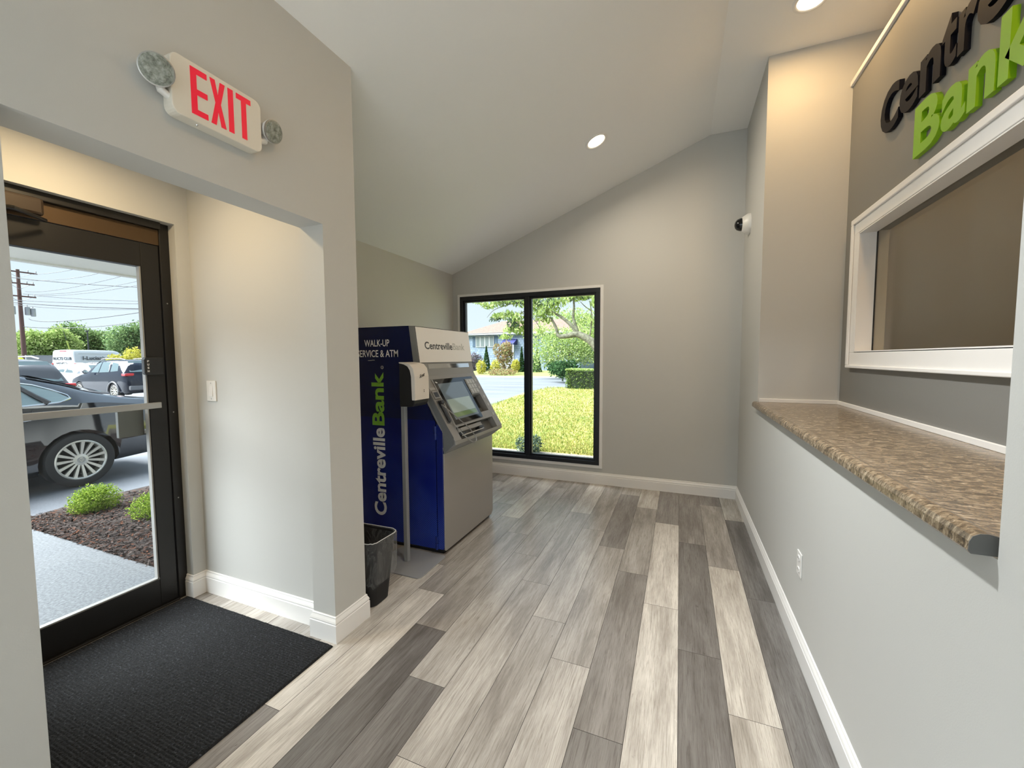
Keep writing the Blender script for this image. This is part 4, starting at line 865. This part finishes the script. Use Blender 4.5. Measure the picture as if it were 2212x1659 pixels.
# white van
vn = thing('panel_van', 'white high-roof panel van with dark lettering parked far off', 'van', (-50.0, at(211, 790, X=-50).y, -.18), 'parked vehicles', R(204.2))
VAN = [(-2.95, .35, .85, .92, .72, .6), (-2.75, .28, 1.05, 1.12, .92, .78), (-2.2, .26, 1.15, 1.30, .98, .80), (-1.75, .26, 1.25, 2.05, 1.0, .80), (-1.35, .26, 1.30, 2.42, 1.0, .82), (-.8, .26, 1.4, 2.55, 1.0, .86), (1.5, .26, 1.5, 2.56, 1.0, .88), (2.75, .28, 1.5, 2.54, 1.0, .88), (2.93, .32, 1.5, 2.50, .99, .87), (2.96, .40, 1.4, 2.40, .95, .82)]
cv = Car(VAN); link('body', cv.body((1.85, -1.85), .36, 1.0), white_p, vn, True)
for sd_ in (-1, 1):
    for y in (1.85, -1.85): wheel(vn, sd_*.92, y, .36, sd_, 8)
    cv.patch([(-1.62, 1.36), (-.95, 1.36), (-.95, 1.92), (-1.35, 1.92)], sd_, .006, 3, 8).build('side_window', carglass, vn, True, world=False)
    B(sd_*.86, sd_*.985, 2.90, 2.985, 1.02, 1.42).build('tail_lamp', lamp_r, vn, bevel=.02, world=False)
    MB().tube(cv.line([(-.7, 2.18), (1.0, 2.2), (2.6, 2.2)], sd_, .004), .014, 5).build('body_crease', steel_d, vn, world=False)
B(-.28, .28, 2.93, 2.97, 2.40, 2.45).build('brake_lamp', lamp_r, vn, world=False)
lettering('lettering', 'I-Lucianiuc of A', ink_k, vn, (-1.005, 2.35, 1.66), (0, -1, 0), (0, 0, 1), 3.6, .34, .01, .02, world=False)
lettering('lettering', '647-6510', ink_k, vn, (-1.005, 1.9, 1.26), (0, -1, 0), (0, 0, 1), 1.7, .19, .01, .01, world=False)
lettering('lettering', 'I-Lucianiuc of A', ink_k, vn, (1.005, -1.0, 1.66), (0, 1, 0), (0, 0, 1), 3.3, .34, .01, .02, world=False)
lettering('lettering', 'RUCTS CLUB', ink_k, vn, (.82, 2.972, 1.68), (-1, 0, 0), (0, 0, 1), 1.5, .24, .01, .02, world=False)
lettering('lettering', '647-6510', ink_k, vn, (.60, 2.972, 1.34), (-1, 0, 0), (0, 0, 1), .9, .13, .01, .01, world=False)

# ---- utility pole, wires, trees and street things seen through the door
pole_p = at(47, 700, X=-60); px0, py0 = -60.0, pole_p.y
up = thing('utility_pole', 'tall wooden utility pole with three cross-arms and transformers', 'utility pole', (px0, py0, -.2))
wood_p = plain('pole_wood', srgb(112, 84, 76), .9, bump=(8, .3, .03))
MB().tube([(px0, py0, -.2), (px0, py0, 5), (px0, py0, 10.35)], [.20, .17, .13], 10).build('pole', wood_p, up, True)
for (zz, la, lb) in ((10.1, -1.3, 1.25), (8.98, -1.1, 1.0), (7.75, -1.2, 1.05)):
    arm = B(px0+.14, px0+.26, py0+la, py0+lb, zz-.06, zz+.06).build('cross_arm', wood_p, up)
    for fy in (la+.08, la*.45, lb*.5, lb-.08): MB().lathe([(.03, 0), (.05, .06), (.03, .12), (.05, .18), (.02, .24)], 8, (px0+.2, py0+fy, zz+.05), (0, 0, 1)).build('insulator', steel_d, arm)
    MB().tube([(px0+.2, py0+lb*.7, zz-.05), (px0+.12, py0, zz-.55)], .02, 5).build('brace', steel_d, arm); MB().tube([(px0+.2, py0+la*.7, zz-.05), (px0+.12, py0, zz-.55)], .02, 5).build('brace', steel_d, arm)
for (dy, zz) in ((.42, 6.35), (.80, 6.25), (-.55, 6.35)):
    tr_ = MB().lathe([(.16, 0), (.19, .05), (.19, .75), (.17, .80), (.05, .84)], 14, (px0+.1, py0+dy, zz-.4), (0, 0, 1)).build('transformer', steel_d, up, True)
    MB().lathe([(.03, 0), (.05, .1), (.02, .2)], 8, (px0+.1, py0+dy, zz+.42), (0, 0, 1)).build('bushing', steel_d, tr_)
wire_m = plain('wire', srgb(58, 62, 66), .6)
wires = [((20, 599), (160, 612), (312, 621), 'uppermost thick power line crossing the door view', .035), ((25, 653), (160, 662), (316, 667), 'thick dark power line below the cross-arms', .04), ((27, 648), (160, 654), (314, 656), 'thin power line just above the thick dark one', .025), ((71, 638), (180, 646), (314, 651), 'thin power line leaving the lowest cross-arm level', .022),
         ((54, 629.5), (150, 622), (320, 582), 'thin power line rising steeply to the soffit edge', .02), ((50, 635), (170, 630), (320, 602), 'thin power line rising gently to the right', .02), ((72, 638), (180, 634), (318, 612), 'thin power line rising slightly, lowest of the rising ones', .02), ((74, 592), (110, 590), (165, 581), 'short thin power line at the top of the pole', .02), ((60, 606), (140, 603), (215, 590), 'thin power line between the two upper cross-arms', .02),
         ((62, 688.5), (140, 693.5), (316, 673), 'sagging cable pair below the transformers', .032), ((50, 706), (160, 708), (270, 699), 'lowest sagging cable over the trees', .03), ((28, 657), (150, 667), (314, 668), 'thin power line just below the thick dark one', .022)]
for a, b, c, lab, r_ in wires:
    pa, pb, pc_ = at(a[0], a[1], X=-59.8), at(b[0], b[1], X=-54), at(c[0], c[1], X=-48); pts = []
    for k in range(24):
        t = k/16; pts.append(pa*((1-t)*(1-2*t))+pb*(4*t*(1-t))+pc_*(t*(2*t-1)))
    tag(MB().tube(pts, r_, 5).build('power_line', wire_m, None), lab, 'power line', 'overhead wires by the utility pole')
def tree(name, label, base, trunk_h, tr_r, blobs, n, size, m, seed, group=None, droop=0.0):
    t = thing(name, label, 'tree', base, group); bx_, by_, bz_ = base
    MB().tube([(bx_, by_, bz_), (bx_+.05, by_, bz_+trunk_h*.5), (bx_, by_, bz_+trunk_h)], [tr_r*1.3, tr_r, tr_r*.7], 8).build('trunk', bark, t, True)
    br = MB()
    for b_ in blobs[:6]: br.tube([(bx_, by_, bz_+trunk_h*.8), ((bx_+b_[0])/2, (by_+b_[1])/2, (bz_+trunk_h+b_[2])/2), (b_[0], b_[1], b_[2])], [tr_r*.6, tr_r*.4, tr_r*.15], 6)
    br.build('limb', bark, t, True)['kind'] = 'stuff'
    foliage('foliage', blobs, n, size, m, t, seed, inner=.3, droop=droop); return t
def crown(px_l, px_r, py_t, py_b, X=None, Y=None, k=9, seed=1, depth=1.0, shr=.42):
    g = random.Random(seed); out = []; a = at(px_l, py_t, X=X, Y=Y); b = at(px_r, py_b, X=X, Y=Y); w = abs(b.y-a.y) if X is not None else abs(b.x-a.x); h = a.z-b.z
    for i in range(k):
        fx, fz = (i+.5)/k, g.uniform(.30, .62); q = at(lerp(px_l, px_r, fx), lerp(py_b, py_t, fz), X=X, Y=Y); rr = h*g.uniform(shr*.8, shr*1.1); rw = w/k*1.35
        dd = g.uniform(-1, 1)*depth; q = q+(Vector((dd, 0, 0)) if X is not None else Vector((0, dd, 0)))
        out.append((q.x, q.y, q.z, max(rw, rr*.8), max(rw, rr*.8), rr))
    return out
G3 = 'trees beyond the parking lot'
bl = crown(52, 150, 702, 775, X=-72, seed=3, k=6); c0 = at(95, 770, X=-72); tree('broadleaf_tree', 'bright green tree behind the utility pole', (-72, c0.y, -.2), 4, .3, bl, 11000, .34, G_LIT, 11, G3)
bl = crown(124, 232, 698, 778, X=-76, seed=5, k=7); c0 = at(185, 770, X=-76); tree('broadleaf_tree', 'mid green tree right behind the white van', (-76, c0.y, -.2), 4, .3, bl, 13000, .34, G_MID, 12, G3)
bl = crown(262, 350, 690, 768, X=-66, seed=8, k=5); c0 = at(300, 770, X=-66); tree('broadleaf_tree', 'grey-green tree at the right edge of the door glass', (-66, c0.y, -.2), 4, .3, bl, 11000, .32, G_TREE, 13, G3)
bl = crown(20, 70, 712, 780, X=-80, seed=9, k=4); c0 = at(42, 770, X=-80); tree('broadleaf_tree', 'dark green tree left of the utility pole', (-80, c0.y, -.2), 4, .3, bl, 6000, .34, G_DRK, 14, G3)
c0 = at(285, 772, X=-43); shrub('golden_shrub', 'wide yellow-green shrub behind the dark blue car', 'shrub', (-43, c0.y, -.2), crown(246, 335, 757, 800, X=-43, seed=4, k=6, shr=.5), 5000, .2, G_GLD, 15)
lp = thing('lamp_post', 'slim dark lamp post standing in front of the green trees', 'lamp post', (-62, at(191, 750, X=-62).y, -.2)); zt = at(189, 716, X=-62).z; yy_ = lp.location.y
MB().tube([(-62, yy_, -.2), (-62, yy_, zt)], [.09, .06], 8).build('post', wire_m, lp, True); B(-62.3, -61.9, yy_-.12, yy_+.12, zt, zt+.12).build('luminaire', wire_m, lp)
gy = thing('guy_guard', 'yellow-green leaning guy wire guard above the van', 'guard', (-58, at(152, 756, X=-58).y, 1.2)); pa, pb = at(144, 736, X=-58), at(151, 756, X=-58); pg = pb+(pb-pa)*((pb.z+.2)/(pa.z-pb.z))
MB().tube([pa, pg], .06, 8).build('guard_tube', plain('guard_yellow', srgb(190, 205, 90), .5), gy, True); MB().tube([pa, pa+(pa-pb)*1.2], .02, 5).build('guy_wire', wire_m, gy)
lf = thing('lattice_fence', 'white lattice fence left of the white van', 'fence', (-55, at(85, 775, X=-55).y, -.2)); a_, b_ = at(56, 766, X=-55), at(116, 764, X=-55); white_t = plain('fence_white', (.50, .51, .53), .6)
nsl = 26
for k in range(nsl):
    y = lerp(a_.y, b_.y, k/(nsl-1)); B(-55.02, -54.98, y-.055, y+.055, -.2, 1.95).build('slat', white_t, lf)
for z in (.4, 1.1, 1.75): B(-55.06, -55.02, a_.y, b_.y, z-.06, z+.06).build('rail', white_t, lf)
hy = thing('yellow_marker', 'small yellow marker post at the left of the door view', 'marker', (-50, at(43, 775, X=-50).y, -.2)); yy_ = hy.location.y
MB().lathe([(.26, 0), (.26, 1.2), (.34, 1.25), (.34, 1.5), (.24, 1.75), (.10, 1.95)], 12, (-50, yy_, -.2), (0, 0, 1)).build('post', plain('marker_yellow', srgb(222, 226, 60), .5), hy, True); B(-50.3, -49.7, yy_-.3, yy_+.3, -.2, -.12).build('base', plastic_k, hy)
wp = B(-46.1, -45.9, at(31, 775, X=-46).y, at(37.5, 775, X=-46).y, -.2, at(35, 763, X=-46).z).build('white_post', white_t, None, bevel=.02); tag(wp, 'plain white post at the left edge of the door glass', 'post')

# ---- seen through the window: hedge, tree, house and its planting
hx0, hx1 = at(1226, 820, Y=23).x, at(1226, 820, Y=23).x+5.2
hg = thing('clipped_hedge', 'square clipped green hedge at the far end of the lawn', 'hedge', ((hx0+hx1)/2, 23.0, -.28))
B(hx0+.12, hx1-.12, 22.55, 23.85, -.28, .70).build('core', plain('hedge_core', srgb(40, 54, 30), .95), hg)
foliage('foliage', [((hx0+hx1)/2, 23.2, .26, (hx1-hx0)/2, .75, .53)], 9000, .10, G_HDG, hg, 21, shape='box')
foliage('foliage', [((hx0+hx1)/2, 23.2, .80, (hx1-hx0)/2, .75, .03)], 3500, .09, G_LIT, hg, 22, inner=0, shape='box')
# tree with the low limb
YT = 10.5
nt_ = thing('garden_tree', 'tree with a crooked grey limb reaching across the window top', 'tree', tuple(at(1330, 960, Y=YT).xy)+(-.28,))
tb = nt_.location
def P(px_, py_, dy=0.0): return at(px_, py_, Y=YT+dy)
bark_l = speckmat('lichen_bark', [(.35, srgb(88, 84, 70)), (.6, srgb(140, 140, 116))], 14, .9, (.6, .03))
tp = smooth_pts([Vector((tb.x, tb.y, -.28)), P(1326, 870), P(1308, 800), P(1290, 752), P(1268, 731), P(1246, 722), P(1228, 725), P(1212, 727), P(1203, 722)], 4)
MB().tube(tp, [lerp(.17, .045, (i/(len(tp)-1))**.8) for i in range(len(tp))], 10).build('trunk', bark_l, nt_, True)
for pts, r0, r1 in (([(1205, 723), (1201, 708), (1196, 697), (1190, 686)], .045, .025), ([(1246, 722), (1237, 706), (1222, 692), (1208, 682), (1196, 676), (1176, 668)], .055, .02), ([(1248, 720), (1242, 700), (1238, 684), (1240, 662), (1238, 640)], .05, .02), ([(1272, 733), (1276, 712), (1278, 680), (1274, 650)], .022, .012), ([(1278, 672), (1264, 662), (1254, 652)], .014, .008), ([(1190, 686), (1170, 690), (1157, 694), (1150, 684)], .016, .008), ([(1157, 694), (1166, 708), (1172, 718)], .010, .006), ([(1196, 676), (1160, 660), (1110, 655), (1050, 658)], .02, .006), ([(1160, 660), (1120, 680), (1105, 705)], .014, .006), ([(1110, 655), (1070, 668), (1052, 686)], .012, .005)):
    q = smooth_pts([P(*p_) for p_ in pts], 4); MB().tube(q, [lerp(r0, r1, i/(len(q)-1)) for i in range(len(q))], 8).build('branch', bark_l, nt_, True)
def cl(px_, py_, rx, rz, dy=0.0): q = P(px_, py_, dy); return (q.x, q.y, q.z, rx, .35, rz)
foliage('foliage', [cl(1030, 652, .22, .07), cl(1052, 660, .2, .10), cl(1075, 655, .28, .12), cl(1100, 648, .32, .15), cl(1125, 650, .3, .18), cl(1075, 683, .2, .10), cl(1098, 680, .24, .16), cl(1118, 690, .24, .22), cl(1105, 712, .20, .16), cl(1095, 728, .16, .08), cl(1122, 715, .14, .12), cl(1155, 655, .3, .2), cl(1165, 680, .28, .18), cl(1185, 665, .3, .25), cl(1205, 650, .3, .16), cl(1235, 642, .3, .12), cl(1265, 640, .3, .10), cl(1286, 655, .12, .12), cl(1180, 692, .14, .10), cl(1168, 715, .10, .05), cl(1275, 690, .08, .10)], 2300, .125, G_LIT, nt_, 31, inner=0, droop=.55, aspect=.42)['label'] = 'pale green drooping leaves'
foliage('foliage', [cl(1040, 648, .25, .06), cl(1085, 650, .4, .14), cl(1130, 646, .4, .16), cl(1070, 690, .16, .08), cl(1180, 650, .45, .16), cl(1250, 640, .45, .12), cl(1110, 700, .2, .2)], 800, .12, G_GRY, nt_, 32, inner=0, droop=.4, aspect=.42)['label'] = 'grey green leaves among the pale ones'
# house across the road
HY = 46.0
hs_ = thing('house', 'blue-grey shingled house with tan hip roof across the road', 'house', (-18, HY+4, 0))
def sidingm():
    t = NT('shingle_siding'); b = t.n('TexBrick'); v = t.coord('Object'); t.l(v, b.inputs[0]); mp = b.inputs
    sp = t.n('SeparateXYZ'); cb = t.n('CombineXYZ'); tc = t.n('TexCoord'); t.l(tc.outputs['Object'], sp.inputs[0]); t.l(sp.outputs[0], cb.inputs[0]); t.l(sp.outputs[2], cb.inputs[1]); t.l(cb.outputs[0], b.inputs[0])
    b.inputs['Color1'].default_value = srgb(136, 154, 178); b.inputs['Color2'].default_value = srgb(166, 184, 204); b.inputs['Mortar'].default_value = srgb(108, 124, 148); b.inputs['Scale'].default_value = 1.0
    b.inputs['Brick Width'].default_value = .34; b.inputs['Row Height'].default_value = .26; b.inputs['Mortar Size'].default_value = .018; t.l(b.outputs[0], t.p.inputs['Base Color']); t.set('Roughness', .8); return t.m
sid = sidingm(); roof_m = speckmat('roof_shingle', [(.35, srgb(112, 88, 78)), (.65, srgb(142, 116, 102))], 6, .9, None, (1, 1, 1)); white_h = plain('house_white', (.34, .35, .36), .6)
HX0, HX1, EZ = -25.2, -10.5, 4.40
B(HX0, HX1, HY, HY+8.5, -.3, EZ).build('wall', sid, hs_)
ro = MB(); e0, e1, f0, f1, rz_ = HX0-.45, HX1+.45, HY-.5, HY+9, 6.35; ra, rb = HX0+3.4, HX1-3.4; ym = (f0+f1)/2
ro.add([(e0, f0, EZ+.12), (e1, f0, EZ+.12), (e1, f1, EZ+.12), (e0, f1, EZ+.12), (ra, ym, rz_), (rb, ym, rz_), (e0, f0, EZ), (e1, f0, EZ), (e1, f1, EZ), (e0, f1, EZ)], [(0, 1, 5, 4), (1, 2, 5), (2, 3, 4, 5), (3, 0, 4), (0, 6, 7, 1), (1, 7, 8, 2), (2, 8, 9, 3), (3, 9, 6, 0), (6, 9, 8, 7)])
ro.build('roof', roof_m, hs_); B(e0-.02, e1+.02, f0-.06, f0, EZ-.08, EZ+.14).build('gutter', white_h, hs_)
def hwin(x0, x1, z0, z1, panes, cross=False):
    f = B(x0, x1, HY-.10, HY, z0, z1).build('window', white_h, hs_); wd = (x1-x0)/panes
    for k in range(panes):
        zz = [(z0+.1, z1-.1)] if not cross else [(z0+.1, (z0+z1)/2-.03), ((z0+z1)/2+.03, z1-.1)]
        for (za, zb_) in zz: B(x0+wd*k+.10, x0+wd*(k+1)-.10, HY-.12, HY-.10, za, zb_).build('pane', plain('house_pane', (.16, .19, .19), .08) if 'house_pane' not in MATS else MATS['house_pane'], f)
hwin(-23.65, -21.15, 2.85, 4.2, 4); hwin(-16.25, -15.45, 2.92, 4.16, 1, True)
for (x0, x1) in ((-24.1, -23.72), (-21.08, -20.7)): B(x0, x1, HY-.05, HY, 2.9, 4.15).build('shutter', plain('shutter_teal', srgb(80, 104, 128), .7) if 'shutter_teal' not in MATS else MATS['shutter_teal'], hs_)
MB().prism([(HY-1.1, 3.05), (HY-1.1, 3.25), (HY, 3.78), (HY, 3.05)], 'X', -19.8, -18.1).build('awning', plain('awning_navy', srgb(44, 50, 110), .7), hs_)
B(-19.4, -18.5, HY-.06, HY, 1.25, 3.1).build('door', white_h, hs_); B(-18.28, -18.12, HY-1.1, HY-.95, 1.2, 3.1).build('porch_post', white_h, hs_)
for k in range(6): B(-19.6, -18.1, HY-1.2-.28*(k+1), HY-1.2-.28*k, -.2, 1.2-.2*k).build('step', white_h, hs_)
B(-19.9, -18.0, HY-1.2, HY, -.2, 1.22).build('porch', white_h, hs_)
wa, wb = at(1000, 718, Y=38), at(1300, 700, Y=38); wd = wb-wa; wa, wb = wa-wd*1.6, wb+wd*1.8
tag(MB().tube([wa.lerp(wb, k/12)-Vector((0, 0, .25*(1-(2*k/12-1)**2))) for k in range(13)], .03, 5).build('power_line', wire_m, None), 'thin power line passing before the house roof', 'power line', 'overhead wires by the road')
for q, lab in ((wa, 'roadside wooden pole far left of the house'), (wb, 'roadside wooden pole far right of the house')):
    rp = thing('roadside_pole', lab, 'utility pole', (q.x, 38.15, -.15)); MB().tube([(q.x, 38.15, -.15), (q.x, 38.15, q.z+.6)], [.15, .11], 10).build('pole', wood_p, rp, True); B(q.x-.9, q.x+.9, 38.0, 38.1, q.z+.15, q.z+.27).build('cross_arm', wood_p, rp)
GP = 'garden plants before the house'
def plant(name, lab, px_, pt, pb, half, Y, n, size, m, seed, shape='ell', cat='shrub'):
    a, b = at(px_, pt, Y=Y), at(px_, pb, Y=Y); rw = abs(at(px_+half, pb, Y=Y).x-b.x); zc_ = (a.z+b.z)/2
    bl = [(b.x, Y, zc_, rw, rw, (a.z-b.z)/2)]
    if shape == 'multi':
        g = random.Random(seed); bl = [(b.x+g.uniform(-.6, .6)*rw, Y+g.uniform(-.5, .5)*rw, lerp(b.z, a.z, g.uniform(.25, .8)), rw*.5, rw*.5, (a.z-b.z)*.2) for _ in range(8)]; shape = 'ell'
    base = max(b.z, -.2) if b.z < .3 else 0
    shrub(name, lab, cat, (b.x, Y, min(b.z, 0.05)), bl, n, size, m, seed, shape, True, GP, .5)
plant('purple_shrub', 'purple-leaved shrub at the left end of the house planting', 1022, 757, 808, 20, 43.2, 1500, .22, G_PUR, 41, 'multi')
plant('conical_evergreen', 'dark conical evergreen left of the copper maple', 1051, 748, 806, 11, 41.5, 1600, .20, G_DRK, 42, 'cone', 'conifer')
plant('golden_shrub', 'rounded golden shrub below the big house window', 1039.5, 778, 809, 9.5, 38, 1000, .16, G_GLD, 43)
plant('golden_shrub', 'golden shrub touching the copper maple', 1070, 778, 806, 10, 37.9, 900, .16, G_GLD, 44)
plant('golden_shrub', 'golden shrub right of the house steps', 1114, 777, 804, 8.5, 38, 900, .16, G_GLD, 45)
plant('copper_maple', 'tall loose copper and green maple before the porch', 1089, 734, 808, 22, 40, 2200, .24, G_RED, 46, 'multi', 'tree')
plant('low_shrub', 'low spreading pale shrub at the foot of the maple', 1084, 796, 811, 30, 36.4, 1300, .16, G_RED, 47)
plant('conical_evergreen', 'narrow conical evergreen left of the window mullion', 1127, 750, 803, 8, 41, 1200, .20, G_DRK, 48, 'cone', 'conifer')
plant('conical_evergreen', 'conical evergreen right of the window mullion', 1160, 753, 803, 11, 41, 1600, .20, G_MID, 49, 'cone', 'conifer')
plant('grey_shrub', 'grey-green feathery shrub beside the house corner window', 1150, 765, 803, 9, 42, 900, .2, G_GRY, 50)
t = thing('lilac_thicket', 'big yellow-green thicket right of the house', 'shrub', (at(1225, 800, Y=33).x, 33, -.2), GP)
foliage('foliage', crown(1165, 1300, 690, 806, Y=33, seed=6, k=7, depth=1.2), 11000, .19, G_LIT, t, 51, inner=.3); MB().tube([t.location, t.location+Vector((.2, 0, 2.5))], [.12, .06], 6).build('stem', bark, t)
t = thing('dark_shrub', 'dark green shrub at the foot of the yellow-green thicket', 'shrub', (at(1215, 805, Y=28.5).x, 28.5, -.2), GP)
foliage('foliage', crown(1190, 1246, 768, 812, Y=28.5, seed=7, k=4), 2200, .2, G_DRK, t, 52); MB().tube([t.location, t.location+Vector((.1, 0, .9))], [.06, .03], 6).build('stem', bark, t)
bl = crown(1195, 1330, 655, 770, Y=64, seed=9, k=6); c0 = at(1260, 780, Y=64); tree('broadleaf_tree', 'tall yellow-green tree behind the thicket', (c0.x, 64, .0), 5, .35, bl, 9000, .36, G_LIT, 53, 'trees behind the house', .2)
